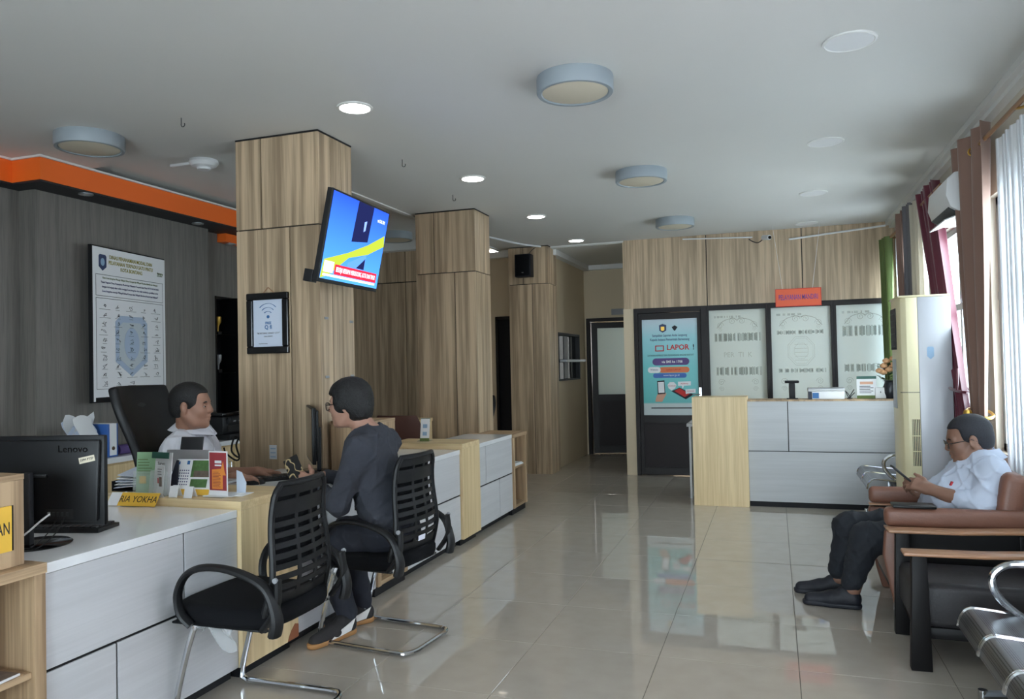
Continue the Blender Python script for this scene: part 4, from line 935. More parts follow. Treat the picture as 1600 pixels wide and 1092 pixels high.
M1 = monitor('monitor', (-2.575, 2.10, .757), math.radians(12), 'black monitor seen from behind on the nearest white desk', True)
MB().tube(smooth_path([(.07,-.026,.118),(.055,-.05,.10),(.0,-.07,.05),(-.06,-.10,.012),(-.12,-.10,.006)], 6), .0035, 6).build('cable', 'white_plastic', M1)
for x in (.10, .13): MB().tube(smooth_path([(x,-.026,.11),(x-.03,-.04,.05),(x-.07,-.09,.006),(x-.16,-.12,.004)], 6), .002, 5).build('cable', 'black_plastic', M1)
M2 = monitor('monitor', (-2.66, 3.99, .758), math.radians(128), 'black monitor seen edge-on between the clerk and the visitor', False)
def keyboard(loc, rz, label, L=.44, Wd=.14):
    t = thing('keyboard', label, 'keyboard', loc, rz, 'black keyboards')
    MB().box(-L/2, L/2, -Wd/2, Wd/2, 0, .016).build('tray', 'black_plastic', t, bevel=.003)
    k0 = None
    for r in range(5):
        for c_ in range(15):
            x, y = -L/2+.022+c_*(L-.04)/14.3, -Wd/2+.02+r*.025
            if k0 is None: k0 = MB().box(-.0105, .0105, -.0095, .0095, .016, .023).build('key', 'charcoal', t, smooth=False); k0.location = (x, y, 0)
            else: twin(k0, t, (x, y, 0))
    return t
keyboard((-2.75, 2.33, .757), math.radians(14), 'black keyboard under the rear-facing monitor')
keyboard((-2.66, 3.74, .758), math.radians(48), 'black keyboard under the hands of the clerk', .40, .14)
t = thing('mouse', 'black mouse under the hand of the clerk', 'mouse', (-2.70, 3.51, .758), math.radians(50))
MB().lathe([(.001,0),(.03,0),(.032,.01),(.026,.026),(.012,.034),(.001,.035)], n=20).xf(Matrix.Diagonal((1.7,1,1,1))).build('shell', 'black_plastic', t)
MB().cyl((.02,-.004,.031), (.02,.004,.031), .006, n=10).build('wheel', 'grey_plastic', t)
# name tent "RIA YOKHA"
t = thing('name_tent', 'yellow name plate leaning on the beech divider by the monitor', 'name plate', (-2.93, 2.80, .757), math.radians(4))
MB().prism([(0,0),(.05,.062),(.10,0)], 0, .012, 'yz').xf(Matrix.Identity(4)).build('tent_end', 'white_paper', t); 
MB().obox((.10, .022, .031), (.21, .002, .068), (-.62, 0, 0)).build('plate', 'yellow_plate', t); MB().obox((-.035, .022, .031), (.06, .002, .068), (-.62, 0, 0)).build('tent_front', 'white_paper', t)
MB().obox((.085, .064, .031), (.25, .002, .068), (.62, 0, 0)).build('tent_back', 'white_paper', t)
text('lettering', 'RIA YOKHA', 'ink', t, (.10, .0206, .031), .046, (PI/2-.62, 0, 0), sx=.86)
# brochure stands, calendar, cards and flyer on the beech divider
ZB = .794
veil('acrylic', (230,240,238), .75, .1, .3)
mat('leaflet_green', (150,190,150), .5); mat('leaflet_teal', (40,92,80), .5); mat('photo_green', (84,120,70), .5, var=.5, vscale=60); mat('photo_mixed', (110,96,88), .5, var=.6, vscale=50); mat('flyer_red', (160,62,68), .5); mat('flyer_orange', (236,150,70), .5); mat('navy_card', (30,34,48), .5)
def lines(parent, x0, x1, z0, n, dz, y, m='ink', th=.003):
    mb = MB()
    for i in range(n): mb.box(x0, x1-(x1-x0)*random.uniform(0, .3), y-.0006, y, z0-i*dz, z0-i*dz+th)
    mb.build('print_lines', m, parent, smooth=False)
t = thing('brochure_stand', 'green leaflet in an acrylic stand left of the other brochures', 'brochure stand', (-2.95, 2.93, ZB), math.radians(10))
MB().obox((.05, .012, .10), (.105, .003, .20), (-.08, 0, 0)).build('leaflet', 'leaflet_green', t); MB().obox((.05, -.012, .055), (.11, .002, .11), (-.08, 0, 0)).build('pocket', 'acrylic', t); MB().box(-.005, .105, -.03, .04, 0, .003).build('foot', 'acrylic', t)
lines(t, .015, .09, .165, 6, .014, -.0015, 'green_ink'); flat('leaflet_panel', 'yellow_plate', t, .02, .055, .05, .085, .001)
t = thing('brochure_stand', 'white leaflet under a dark green header in an acrylic stand', 'brochure stand', (-2.845, 2.93, ZB), math.radians(-8))
MB().obox((.055, .014, .10), (.115, .003, .205), (-.1, 0, 0)).build('leaflet', 'white_paper', t); MB().obox((.055, .002, .190), (.118, .003, .03), (-.1, 0, 0)).build('header', 'leaflet_teal', t)
MB().obox((.07, -.012, .07), (.045, .002, .14), (-.1, 0, 0)).build('card', 'white_plastic', t); MB().obox((.055, -.014, .06), (.12, .002, .12), (-.1, 0, 0)).build('pocket', 'acrylic', t); MB().box(-.005, .115, -.03, .04, 0, .003).build('foot', 'acrylic', t)
text('lettering', 'Survei', 'ink', t, (.055, .0055, .150), .02, UP); lines(t, .056, .086, .125, 3, .012, -.0165); MB().box(.056, .062, -.0175, -.0165, .06, .085).build('mark', 'red_print', t); MB().box(.066, .084, -.0175, -.0165, .045, .09).build('photo', 'photo_mixed', t)
t = thing('desk_calendar', 'desk calendar with green photographs in front of the laptop', 'calendar', (-2.74, 2.945, ZB), math.radians(6))
MB().prism([(-.01,0),(.045,.165),(.10,0)], -.0, .006, 'yz').build('side_board', 'navy_card', t)
MB().obox((.10, .018, .083), (.20, .003, .172), (-.32, 0, 0)).build('front_board', 'white_paper', t); MB().obox((.10, .075, .083), (.20, .003, .172), (.32, 0, 0)).build('rear_board', 'navy_card', t)
MB().prism([(-.045,0),(.02,.165),(.032,.165),(.02,0)], .004, .009, 'xz').build('edge', 'navy_card', t)
Rt = Matrix.Rotation(-.32, 3, 'X')
def cal(name, m, x0, x1, s0, s1, off=.0024):
    c0 = Vector((.10, .018, .083)); P4 = [c0+Rt@Vector((x-.10, -off, s)) for x, s in ((x0,s0),(x1,s0),(x1,s1),(x0,s1))]
    MB().add(P4, [(0,1,2,3)]).build(name, m, t, smooth=False)
cal('photo', 'photo_green', .085, .198, .0, .08); cal('photo', 'photo_mixed', .10, .19, .0, .03, .003); cal('photo', 'photo_green', .09, .18, -.05, -.01); cal('footer', 'yellow_plate', .0, .20, -.086, -.058)
cal('crest', 'blue_ink', .01, .018, .06, .074); cal('month', 'blue_ink', .055, .07, .06, .078)
for r in range(6):
    for q in range(6): cal('date', 'navy_print', .01+q*.0115, .016+q*.0115, .028-r*.0135, .034-r*.0135)
for k, x in enumerate((-2.70, -2.615)):
    t = thing('card_holder', ('white tent card at the foot of the calendar', 'white tent card beside the red flyer')[k], 'card', (x, 2.875, ZB), math.radians(5), 'small tent cards')
    MB().obox((.02, .012, .026), (.045, .002, .054), (-.3, 0, 0)).build('front', 'white_paper', t); MB().obox((.02, .034, .026), (.045, .002, .054), (.45, 0, 0)).build('back', 'white_paper', t)
    text('lettering', 'BUKU TAMU', 'ink', t, (.02, .0102, .022), .008, (PI/2-.3, 0, 0))
t = thing('flyer_stand', 'dark red and orange flyer in an upright acrylic stand', 'flyer', (-2.535, 2.955, ZB), math.radians(-4))
MB().box(0, .112, 0, .003, .0, .212).build('sheet', 'white_paper', t, smooth=False); flat('print', 'flyer_red', t, .005, .107, .028, .205, -.0003)
blob('print_shape', 'flyer_orange', t, [(.02,.035),(.02,.125),(.075,.13),(.088,.165),(.096,.12),(.104,.10),(.085,.10),(.085,.035)], -.001)
flat('title_print', 'white_paper', t, .038, .078, .155, .168, -.001); flat('title_print', 'white_paper', t, .038, .078, .142, .149, -.001); lines(t, .026, .075, .112, 11, .0068, -.0018, 'flyer_red', .0022)
MB().box(0, .112, -.04, .0, 0, .003).build('foot', 'acrylic', t)
t = tag(MB().box(-.0, .20, 0, .11, 0, .003).box(.02, .17, -.03, .08, .0031, .005).build('paper_sheets', 'white_paper', smooth=False), 'loose white sheets at the corner of the beech divider', 'paper'); t.location = (-2.56, 2.94, ZB); t.rotation_euler[2] = .15
t = tag(MB().prism([(0,0),(.05,.0),(.055,.05),(.03,.10),(.0,.11)], 0, .003, 'xz').build('pale_board', 'paper_blue', smooth=False), 'pale blue board standing behind the red flyer', 'board'); t.location = (-2.455, 3.05, ZB)
# laptop of the clerk, seen from behind, and a dark card reader above it
t = thing('laptop', 'silver laptop standing open behind the calendar', 'laptop', (-2.84, 3.16, ZB-.001), math.radians(3))
MB().obox((0, 0, .095), (.30, .006, .19), (-.12, 0, 0)).build('lid', 'silver', t, bevel=.003); MB().box(-.15, .15, .03, .22, 0, .014).build('base', 'silver', t, bevel=.003)
text('badge_lettering', 'acer', 'charcoal', t, (.0, -.004, .10), .02, (PI/2-.12, 0, 0))
t = thing('tablet_holder', 'dark tablet propped upright behind the laptop', 'tablet', (-2.855, 3.205, .7945), math.radians(6))
MB().obox((0, 0, .20), (.13, .008, .10), (-.2, 0, 0)).build('tablet', 'charcoal', t, bevel=.003); MB().cyl((0,.005,0), (0,.005,.16), .008).build('stem', 'black_plastic', t); MB().lathe([(.01,0),(.05,0),(.05,.008),(.01,.01)], (0,.005,0), 20).build('foot', 'black_plastic', t)
# tray of documents at the end of the divider
t = thing('document_tray', 'black document tray with loose papers beside the beech divider', 'tray', (-3.04, 2.98, ZB), math.radians(8))
MB().box(-.10, .14, 0, .17, 0, .006).box(-.10, .14, .165, .17, .006, .05).box(-.10, -.095, 0, .165, .006, .05).build('tray', 'black_plastic', t, smooth=False)
for k in range(5): MB().obox((.02+.006*k, .085, .035+.011*k), (.23, .16, .003), (.12, .05*(k-2), .03*k)).build('sheet', 'white_paper' if k % 2 else 'paper_blue', t, smooth=False)
# magazine on the near open shelf
t = thing('magazine', 'glossy magazine lying on the near open shelf', 'magazine', (-2.33, 1.695, .421), math.radians(4))
MB().box(-.10, .03, -.15, .12, 0, .008).build('pages', 'white_paper', t, bevel=.001); MB().box(-.098, .028, -.148, .118, .0082, .0092).build('cover', 'photo_mixed', t); text('lettering', 'INFO', 'red_print', t, (-.03, .0, .0096), .06, (0, 0, PI/2))
t = tag(MB().box(-.2, .01, -.1, .14, 0, .012).box(-.19, .0, -.09, .13, .0121, .02).build('paper_stack', 'white_paper', smooth=False), 'white paper stack on the far open shelf', 'paper'); t.location = (-2.31, 6.84, .436)
# ================================================================== on the cabinets along the dark wall
t = thing('printer', 'black multifunction printer on the white cabinet top', 'printer', (-4.68, 5.40, .786))
MB().box(-.20, .20, 0, .40, .05, .20).build('body', 'black_plastic', t, bevel=.01); MB().box(-.19, .19, .01, .39, .201, .235).build('scanner_lid', 'black_gloss', t, bevel=.008); MB().box(-.18, .24, .04, .36, 0, .049).build('paper_tray', 'black_plastic', t, bevel=.006); MB().obox((.215, .2, .165), (.03, .3, .06), (0, .5, 0)).build('control_panel', 'charcoal', t, bevel=.004); MB().box(.2, .206, .06, .34, .07, .12).build('output_slot', 'black_gap', t)
for k in range(3): MB().box(.225, .232, .10+k*.07, .13+k*.07, .155, .17).build('button', 'grey_plastic', t)
t = thing('file_box', 'wire box stuffed with crumpled white papers by the dark wall', 'file box', (-4.60, 4.09, .786))
MB().box(-.08, .08, -.08, .08, 0, .12).build('box', 'charcoal', t, smooth=False)
for k in range(6):
    ph = k*1.3
    MB().sheet(lambda u, v: (-.06+.022*k+.02*math.sin(4*v+ph), -.075+.15*u+.02*math.sin(5*v+ph), .06+(.20+.05*math.sin(ph*2))*v+.03*math.sin(3*u+ph)), 5, 6, .001).build('crumpled_sheet', 'white_paper' if k % 2 else 'paper_blue', t)
mat('folder_blue', (48,96,170), .5); mat('roll_purple', (84,66,120), .6)
t = thing('binder', 'bright blue binder standing next to the stuffed papers', 'binder', (-4.60, 4.26, .786))
MB().box(-.11, .11, -.045, .045, 0, .235).build('cover', 'folder_blue', t, bevel=.003); MB().box(-.10, .112, -.03, .03, .01, .237).build('pages', 'white_paper', t); MB().cyl((.1105, 0, .06), (.113, 0, .06), .014).build('finger_ring', 'chrome', t)
t = tag(MB().lathe([(.012,-.06),(.036,-.06),(.036,.07),(.012,.07)], n=20, axis='y').build('tape_roll', 'roll_purple'), 'purple wrapped roll lying beside the blue binder', 'roll'); t.location = (-4.55, 4.41, .822)
t = thing('flat_scanner', 'flat dark scanner behind the top edge of the monitor', 'scanner', (-4.70, 4.06, .786)); t.location = (-4.72, 5.0, .786)
MB().box(-.12, .12, -.16, .16, 0, .05).build('body', 'black_plastic', t, bevel=.006); MB().box(-.115, .115, -.15, .15, .0505, .062).build('lid', 'charcoal', t, bevel=.004)
for k, (z, l) in enumerate(((1.738, 'small gold trophy on the upper glass shelf of the niche'), (1.368, 'small glass trophy on the middle shelf of the niche'))):
    t = thing('trophy', l, 'trophy', (-5.12, 6.12, z), 0, 'trophies in the niche')
    MB().box(-.025, .025, -.025, .025, 0, .03).build('base', 'dark_wood', t); MB().lathe([(.006,.03),(.01,.08),(.03,.12),(.034,.17),(.028,.175),(.006,.14)], n=16).build('cup', 'gold' if k == 0 else 'silver', t)
t = tag(MB().tube(smooth_path([(-3.29, 4.15, .98), (-3.33, 4.14, .90), (-3.30, 4.13, .82), (-3.36, 4.13, .86), (-3.34, 4.14, .95), (-3.295, 4.15, .90), (-3.31, 4.13, .80), (-3.40, 4.13, .84), (-3.42, 4.13, .88)], 6), .006, 6).build('cable_bundle', 'black_plastic'), 'coiled black cable hanging at the side of the first pillar', 'cable')
# ================================================================== far desk items
t = thing('small_stand', 'small white and green table stand on the far beech divider', 'table stand', (-2.67, 5.60, .783), math.radians(8))
MB().obox((0, 0, .09), (.075, .004, .18), (-.22, 0, 0)).build('card', 'white_paper', t); MB().obox((0, .019, .168), (.077, .005, .028), (-.22, 0, 0)).build('header', 'leaflet_teal', t); MB().obox((0, -.020, .012), (.077, .006, .026), (-.22, 0, 0)).build('footer', 'green_ink', t); MB().box(-.06, .04, -.03, .08, 0, .004).build('foot', 'acrylic', t)
for z in (.06, .12):
    MB().obox((0, -.003+.22*(z-.09), z), (.035, .003, .03), (-.22, 0, 0)).build('print', 'pale_blue', t)
mat('chair_brown', (92,60,52), .5)
t = thing('desk_chair', 'brown round-backed desk chair behind the far service desk', 'chair', (-3.14, 6.17, 0), math.radians(92))
MB().sheet(lambda u, v: (-.2+.04*(2*v-1)**2, (v-.5)*(.46*math.sin(PI*(.12+.60*u))+.02), .50+.46*u), 12, 12, .04).build('backrest', 'chair_brown', t, angle=70); MB().box(-.2, .24, -.22, .22, .42, .49).build('seat', 'chair_brown', t, bevel=.02); MB().cyl((0,0,.06), (0,0,.42), .03).build('column', 'charcoal', t)
MB().lathe([(.02,0),(.26,0),(.26,.03),(.04,.07)], n=20).build('base', 'black_plastic', t)
t = thing('file_cabinet', 'low beech cabinet with a dark opening against the middle pillar', 'cabinet', (-3.42, 6.40, 0))
MB().box(0, .30, .0, .30, 0, .68).build('body', 'beech_v', t, smooth=False); MB().box(0, .30, 0, .32, .86, .89).box(0, .02, .0, .3, .68, .86).box(.28, .30, .0, .3, .68, .86).build('top_shelf', 'beech_v', t, smooth=False); MB().box(.025, .275, .06, .28, .685, .85).build('dark_device', 'navy_card', t, smooth=False)
oc = [o for o in bpy.data.objects if o.name.startswith('office_chair') and o.parent is None][0]
c2 = copy_tree(oc); c2.location = (-3.06, 7.75, -.0); c2.rotation_euler = (0, 0, math.radians(-72)); c2['label'] = 'black office chair half hidden behind the middle pillar'; c2.scale = (.8, .8, .8)
oc['group'] = 'black office chairs'; c2['group'] = 'black office chairs'
# ================================================================== on the reception counter
t = thing('scanner_post', 'black T-shaped scanner post on the reception counter', 'scanner', (.155, 7.72, 1.0))
MB().box(-.028, .028, -.02, .02, 0, .15).build('post', 'black_plastic', t, bevel=.006); MB().box(-.065, .065, -.03, .03, .15, .175).build('head', 'black_plastic', t, bevel=.01); MB().box(-.05, .05, -.04, .04, 0, .008).build('foot', 'black_plastic', t)
t = thing('label_printer', 'white desktop printer with a blue front window on the reception counter', 'printer', (.45, 7.72, 1.0))
MB().box(-.155, .155, -.10, .10, 0, .075).build('body', 'white_plastic', t, bevel=.006); MB().box(-.16, .16, -.105, .10, .078, .092).build('lid', 'white_plastic', t, bevel=.005); MB().box(-.158, .158, -.10, .10, .0925, .104).build('top', 'silver', t, bevel=.004); MB().box(-.157, -.125, -.104, -.099, 0, .07).build('side_window', 'navy_card', t); MB().box(-.12, -.065, -.103, -.0995, .01, .06).build('front_window', 'blue_ink', t)
t = thing('wire_clip', 'small dark wire holder between the printer and the notice', 'wire holder', (.655, 7.72, 1.0))
for k in range(4): MB().tube(smooth_path([(0,0,0), (.02*math.cos(k*1.7), .01, .03), (.05*math.cos(k*1.7+.5), 0, .055+.01*k)], 4), .004, 5).build('wire', 'charcoal', t)
MB().lathe([(.004,0),(.025,0),(.025,.008),(.004,.01)], n=14).build('foot', 'charcoal', t)
t = thing('counter_notice', 'upright notice card with green bands on the reception counter', 'notice', (.80, 7.72, 1.0))
MB().box(-.083, .083, 0, .004, 0, .205).build('card', 'white_paper', t); flat('header', 'leaflet_teal', t, -.083, .083, .18, .205, -.0003); flat('footer', 'green_ink', t, -.083, .083, 0, .028, -.0003); flat('title_print', 'skin_print', t, -.055, .055, .13, .155, -.0003); lines(t, -.06, .06, .11, 5, .015, -.0003, 'charcoal', .006); MB().box(-.07, .07, .004, .05, 0, .004).build('foot', 'acrylic', t)
t = thing('white_box', 'small white box behind the notice card', 'box', (.915, 7.74, 1.0)); MB().box(-.045, .045, -.03, .04, 0, .10).build('body', 'white_plastic', t, bevel=.004); MB().box(-.003, .003, -.032, -.03, .05, .065).build('slot', 'ink', t)
t = thing('flower_vase', 'dark vase with peach artificial roses on the reception counter', 'flower vase', (1.0, 7.74, 1.0))
mat('vase_black', (34,38,46), .3); mat('rose_peach', (228,178,132), .6); mat('leaf_green', (52,74,44), .6)
MB().lathe([(.01,0),(.045,0),(.06,.05),(.062,.10),(.045,.15),(.055,.165),(.05,.166),(.01,.14)], n=24).build('vase', 'vase_black', t)
for k, (x, y, z) in enumerate(((-.055,-.02,.235), (-.01,-.04,.26), (.02,-.01,.30), (-.05,.0,.295), (-.03,-.03,.34), (.03,-.02,.36), (-.085,.0,.25))):
    r_ = MB()
    for q in range(3): r_.lathe([(.004,-.022+.004*q),(.030-.008*q,-.010),(.034-.009*q,.008+.003*q),(.027-.008*q,.018+.005*q),(.02-.007*q,.010+.004*q)], (x,y,z), 10)
    r_.build('rose', 'rose_peach', t)
for k in range(16):
    a = k*2.4; rr = .04+.05*((k*7) % 5)/5; zz = .18+.15*((k*3) % 7)/7; L = .07
    c_ = Vector((rr*math.cos(a)-.02, rr*math.sin(a)*.7, zz)); d_ = Vector((math.cos(a), math.sin(a)*.7, .4)).normalized()
    sd = d_.cross(Vector((0,0,1))).normalized()*.018
    MB().add([c_-d_*L*.4, c_+sd, c_+d_*L*.6, c_-sd, c_+Vector((0,0,.006))], [(0,1,4),(1,2,4),(2,3,4),(3,0,4)]).build('leaf', 'leaf_green', t)
t = tag(MB().box(0, .16, 0, .20, 0, .004).box(.01, .15, .01, .19, .0041, .008).build('paper_pad', 'white_paper', smooth=False), 'white paper pad on the low reception desk behind the beech block', 'paper'); t.location = (-.83, 7.90, .751)
# ================================================================== people (continuous surfaces grown from distance fields)
class Field:
    def __init__(s): s.p = []
    def cone(s, a, ra, b, rb, k=.02, sub=False):
        a, b = np.array(a, float), np.array(b, float); s.p.append(('c', a, b, ra, rb, k, sub)); return s
    def chain(s, pts, rr, k=.02):
        for i in range(len(pts)-1): s.cone(pts[i], rr[i], pts[i+1], rr[i+1], k)
        return s
    def ell(s, c, r, R=None, k=.02, sub=False):
        s.p.append(('e', np.array(c, float), np.array(r, float), np.eye(3) if R is None else np.array(R, float), k, sub)); return s
    def box(s, c, h, R=None, r=.01, k=.01, sub=False):
        s.p.append(('b', np.array(c, float), np.array(h, float), np.eye(3) if R is None else np.array(R, float), r, k, sub)); return s
    def mesh(s, h, noise=None):
        los, his = [], []
        def bb(q):
            if q[0] == 'c':
                m = max(q[3], q[4])+q[5]+3*h; return np.minimum(q[1], q[2])-m, np.maximum(q[1], q[2])+m
            if q[0] == 'e':
                m = np.abs(q[3])@q[2]+q[4]+3*h; return q[1]-m, q[1]+m
            m = np.abs(q[3])@(q[2]+q[4])+q[5]+3*h; return q[1]-m, q[1]+m
        for q in s.p:
            if not q[-1]: l, u = bb(q); los.append(l); his.append(u)
        lo = np.min(los, 0)-2*h; hi = np.max(his, 0)+2*h
        n = np.ceil((hi-lo)/h).astype(int)+1
        D = np.full(n, 1.0, np.float32)
        ax = [lo[i]+h*np.arange(n[i]) for i in range(3)]
        for q in s.p:
            l, u = bb(q); i0 = np.clip(np.floor((l-lo)/h).astype(int), 0, n-1); i1 = np.clip(np.ceil((u-lo)/h).astype(int)+1, 1, n)
            if np.any(i1 <= i0): continue
            X, Y, Z = np.meshgrid(*[ax[i][i0[i]:i1[i]] for i in range(3)], indexing='ij')
            if q[0] == 'c':
                a, b, ra, rb = q[1], q[2], q[3], q[4]; ab = b-a; L2 = max(1e-12, ab@ab)
                t = np.clip(((X-a[0])*ab[0]+(Y-a[1])*ab[1]+(Z-a[2])*ab[2])/L2, 0, 1)
                d = np.sqrt((X-a[0]-t*ab[0])**2+(Y-a[1]-t*ab[1])**2+(Z-a[2]-t*ab[2])**2)-(ra+(rb-ra)*t); k = q[5]
            else:
                c, r, R = q[1], q[2], q[3]; P = np.stack([X-c[0], Y-c[1], Z-c[2]], -1)@R
                if q[0] == 'e':
                    k0 = np.sqrt(((P/r)**2).sum(-1)); k1 = np.sqrt(((P/r**2)**2).sum(-1))+1e-9; d = k0*(k0-1)/k1; k = q[4]
                else:
                    Q = np.abs(P)-r; d = np.sqrt((np.maximum(Q, 0)**2).sum(-1))+np.minimum(Q.max(-1), 0)-q[4]; k = q[5]
            sl = tuple(slice(i0[i], i1[i]) for i in range(3)); A = D[sl]
            if q[-1]:
                w = np.clip(.5-.5*(A+d)/k, 0, 1); D[sl] = A*(1-w)-d*w+k*w*(1-w)
            else:
                w = np.clip(.5+.5*(A-d)/k, 0, 1); D[sl] = A*(1-w)+d*w-k*w*(1-w)
        if noise is not None:
            near = np.abs(D) < .05; I = np.nonzero(near); P = np.stack([ax[i][I[i]] for i in range(3)], -1)
            D[I] += noise(P).astype(np.float32)
        # surface nets
        S_ = D < 0
        nc = n-1; acc = np.zeros(tuple(nc)+(3,), np.float32); cnt = np.zeros(tuple(nc), np.float32); quads = []
        ids = np.full(tuple(nc), -1, np.int64); edges = []
        for a in range(3):
            sl0 = [slice(None)]*3; sl1 = [slice(None)]*3; sl0[a] = slice(0, -1); sl1[a] = slice(1, None)
            ch = S_[tuple(sl0)] != S_[tuple(sl1)]
            E = np.argwhere(ch); d0 = D[tuple(sl0)][ch]; d1 = D[tuple(sl1)][ch]; t = d0/(d0-d1)
            pos = E.astype(np.float32); pos[:, a] += t
            o1, o2 = [(1, 2), (2, 0), (0, 1)][a]
            ok = (E[:, o1] > 0) & (E[:, o2] > 0) & (E[:, o1] < nc[o1]) & (E[:, o2] < nc[o2]) & (E[:, a] < nc[a])
            E, pos, fl = E[ok], pos[ok], (d0 < 0)[ok]; cells = []
            for da, db in ((-1, -1), (0, -1), (0, 0), (-1, 0)):
                Q = E.copy(); Q[:, o1] += da; Q[:, o2] += db
                np.add.at(acc, tuple(Q.T), pos); np.add.at(cnt, tuple(Q.T), 1); cells.append(Q)
            edges.append((cells, fl))
        act = cnt > 0; ids[act] = np.arange(act.sum())
        V = acc[act]/cnt[act][:, None]*h+lo
        for cells, fl in edges:
            q = np.stack([ids[tuple(Q.T)] for Q in cells], -1); q[~fl] = q[~fl][:, ::-1]; quads.append(q)
        return V, np.concatenate(quads)
def field_obj(name, F, h, m, parent, noise=None):
    V, Q = F.mesh(h, noise)
    me = bpy.data.meshes.new(name); me.vertices.add(len(V)); me.vertices.foreach_set('co', V.astype(np.float32).ravel())
    me.loops.add(Q.size); me.loops.foreach_set('vertex_index', Q.astype(np.int32).ravel())
    me.polygons.add(len(Q)); me.polygons.foreach_set('loop_start', np.arange(0, Q.size, 4, dtype=np.int32)); 
    me.update(calc_edges=True); me.validate()
    return link(name, me, m, parent, angle=180)
def wrinkles(seed, amp, f0=18, f1=60, n=9):
    r = np.random.default_rng(seed); K = r.normal(size=(n, 3)); K /= np.linalg.norm(K, axis=1)[:, None]; K *= r.uniform(f0, f1, n)[:, None]; ph = r.uniform(0, 6.28, n)
    def fn(P):
        s = np.zeros(len(P))
        for i in range(n):
            w = P@K[i]+ph[i]+.9*np.sin(P@K[(i+3) % n]*.6)
            s += (1-np.abs(np.sin(w)))**4-.2
        return -amp*s/n*2.6
    return fn
def basis(fwd, up):
    f = np.array(fwd, float); f /= np.linalg.norm(f); u = np.array(up, float); l = np.cross(u, f); l /= np.linalg.norm(l); u = np.cross(f, l)
    return np.stack([f, l, u], 1)          # columns: forward, left, up
def ypr(yaw, pitch, roll=0.0):             # yaw to the left, pitch down positive
    return np.array(Matrix.Rotation(yaw, 3, 'Z')@Matrix.Rotation(pitch, 3, 'Y')@Matrix.Rotation(roll, 3, 'X'))
def head_field(F, c, R, s=1.0):
    c = np.array(c); P = lambda x, y, z: c+R@(np.array((x, y, z))*s)
    F.ell(P(-.012,0,.035), np.array((.098,.076,.084))*s, R, .02); F.ell(P(.034,0,-.022), np.array((.060,.060,.088))*s, R, .03)
    F.ell(P(.028,0,-.068), np.array((.056,.054,.046))*s, R, .03); F.ell(P(.074,0,-.097), np.array((.022,.026,.019))*s, R, .025)
    for y in (-1, 1):
        F.ell(P(.058,y*.036,-.024), np.array((.030,.026,.030))*s, R, .025); F.cone(P(.080,y*.014,.026), .011*s, P(.074,y*.044,.024), .010*s, .016)
        F.cone(P(-.01,y*.058,-.04), .020*s, P(.04,y*.036,-.088), .022*s, .025)
        F.ell(P(.101,y*.031,.002), np.array((.019,.017,.011))*s, R, .012, True)
        F.ell(P(-.006,y*.079,-.008), np.array((.021,.010,.033))*s, R@ypr(0, -.12, 0)@np.array(Matrix.Rotation(y*.25, 3, 'Z')), .008)
        F.ell(P(.0,y*.090,-.005), np.array((.011,.008,.017))*s, R, .006, True)
        F.ell(P(.098,y*.0125,-.027), np.array((.010,.0085,.008))*s, R, .010)
    F.chain([P(.086,0,.018), P(.097,0,-.006), P(.107,0,-.022)], [.008*s, .0095*s, .0110*s], .014)
    F.chain([P(.080,-.024,-.056), P(.0945,0,-.051), P(.080,.024,-.056)], [.005*s, .0085*s, .005*s], .010)
    F.chain([P(.080,-.020,-.064), P(.0925,0,-.067), P(.080,.020,-.064)], [.005*s, .0085*s, .005*s], .010)
    F.chain([P(.084,-.023,-.0598), P(.104,0,-.0592), P(.084,.023,-.0598)], [.0022*s]*3, .003); F.p[-1] = F.p[-1][:-1]+(True,); F.p[-2] = F.p[-2][:-1]+(True,)
def eyes(parent, c, R, s, brow):
    c = Vector(c); M3 = Matrix([[float(R[i][j]) for j in range(3)] for i in range(3)])
    T = Matrix.Translation(c)@M3.to_4x4()@Matrix.Scale(s, 4)
    for y in (-1, 1):
        e = MB().lathe([(.001,-.0115),(.0065,-.0097),(.0106,-.0037),(.0115,0),(.0106,.0037),(.0065,.0097),(.001,.0115)], (0,0,0), 14, 'x'); e.xf(T@Matrix.Translation((.0755, y*.031, .0025))); e.build('eye', 'eye_white', parent)
        i_ = MB().lathe([(.0008,.0),(.0066,.0),(.0052,.0022),(.0008,.003)], (0,0,0), 12, 'x'); i_.xf(T@Matrix.Translation((.0852, y*.031, .0018))); i_.build('iris', 'eye_dark', parent)
        b_ = MB().tube([(.090,y*.013,.0200),(.0905,y*.028,.0255),(.082,y*.046,.022),(.076,y*.052,.018)], [.0028,.0042,.0036,.002], 6); b_.xf(T); b_.build('eyebrow', 'hair_black', parent)
        l_ = MB().tube([(.0830,y*.018,.0045),(.0885,y*.030,.0078),(.0825,y*.043,.005)], .0030, 6); l_.xf(T); l_.build('eyelid', brow, parent)
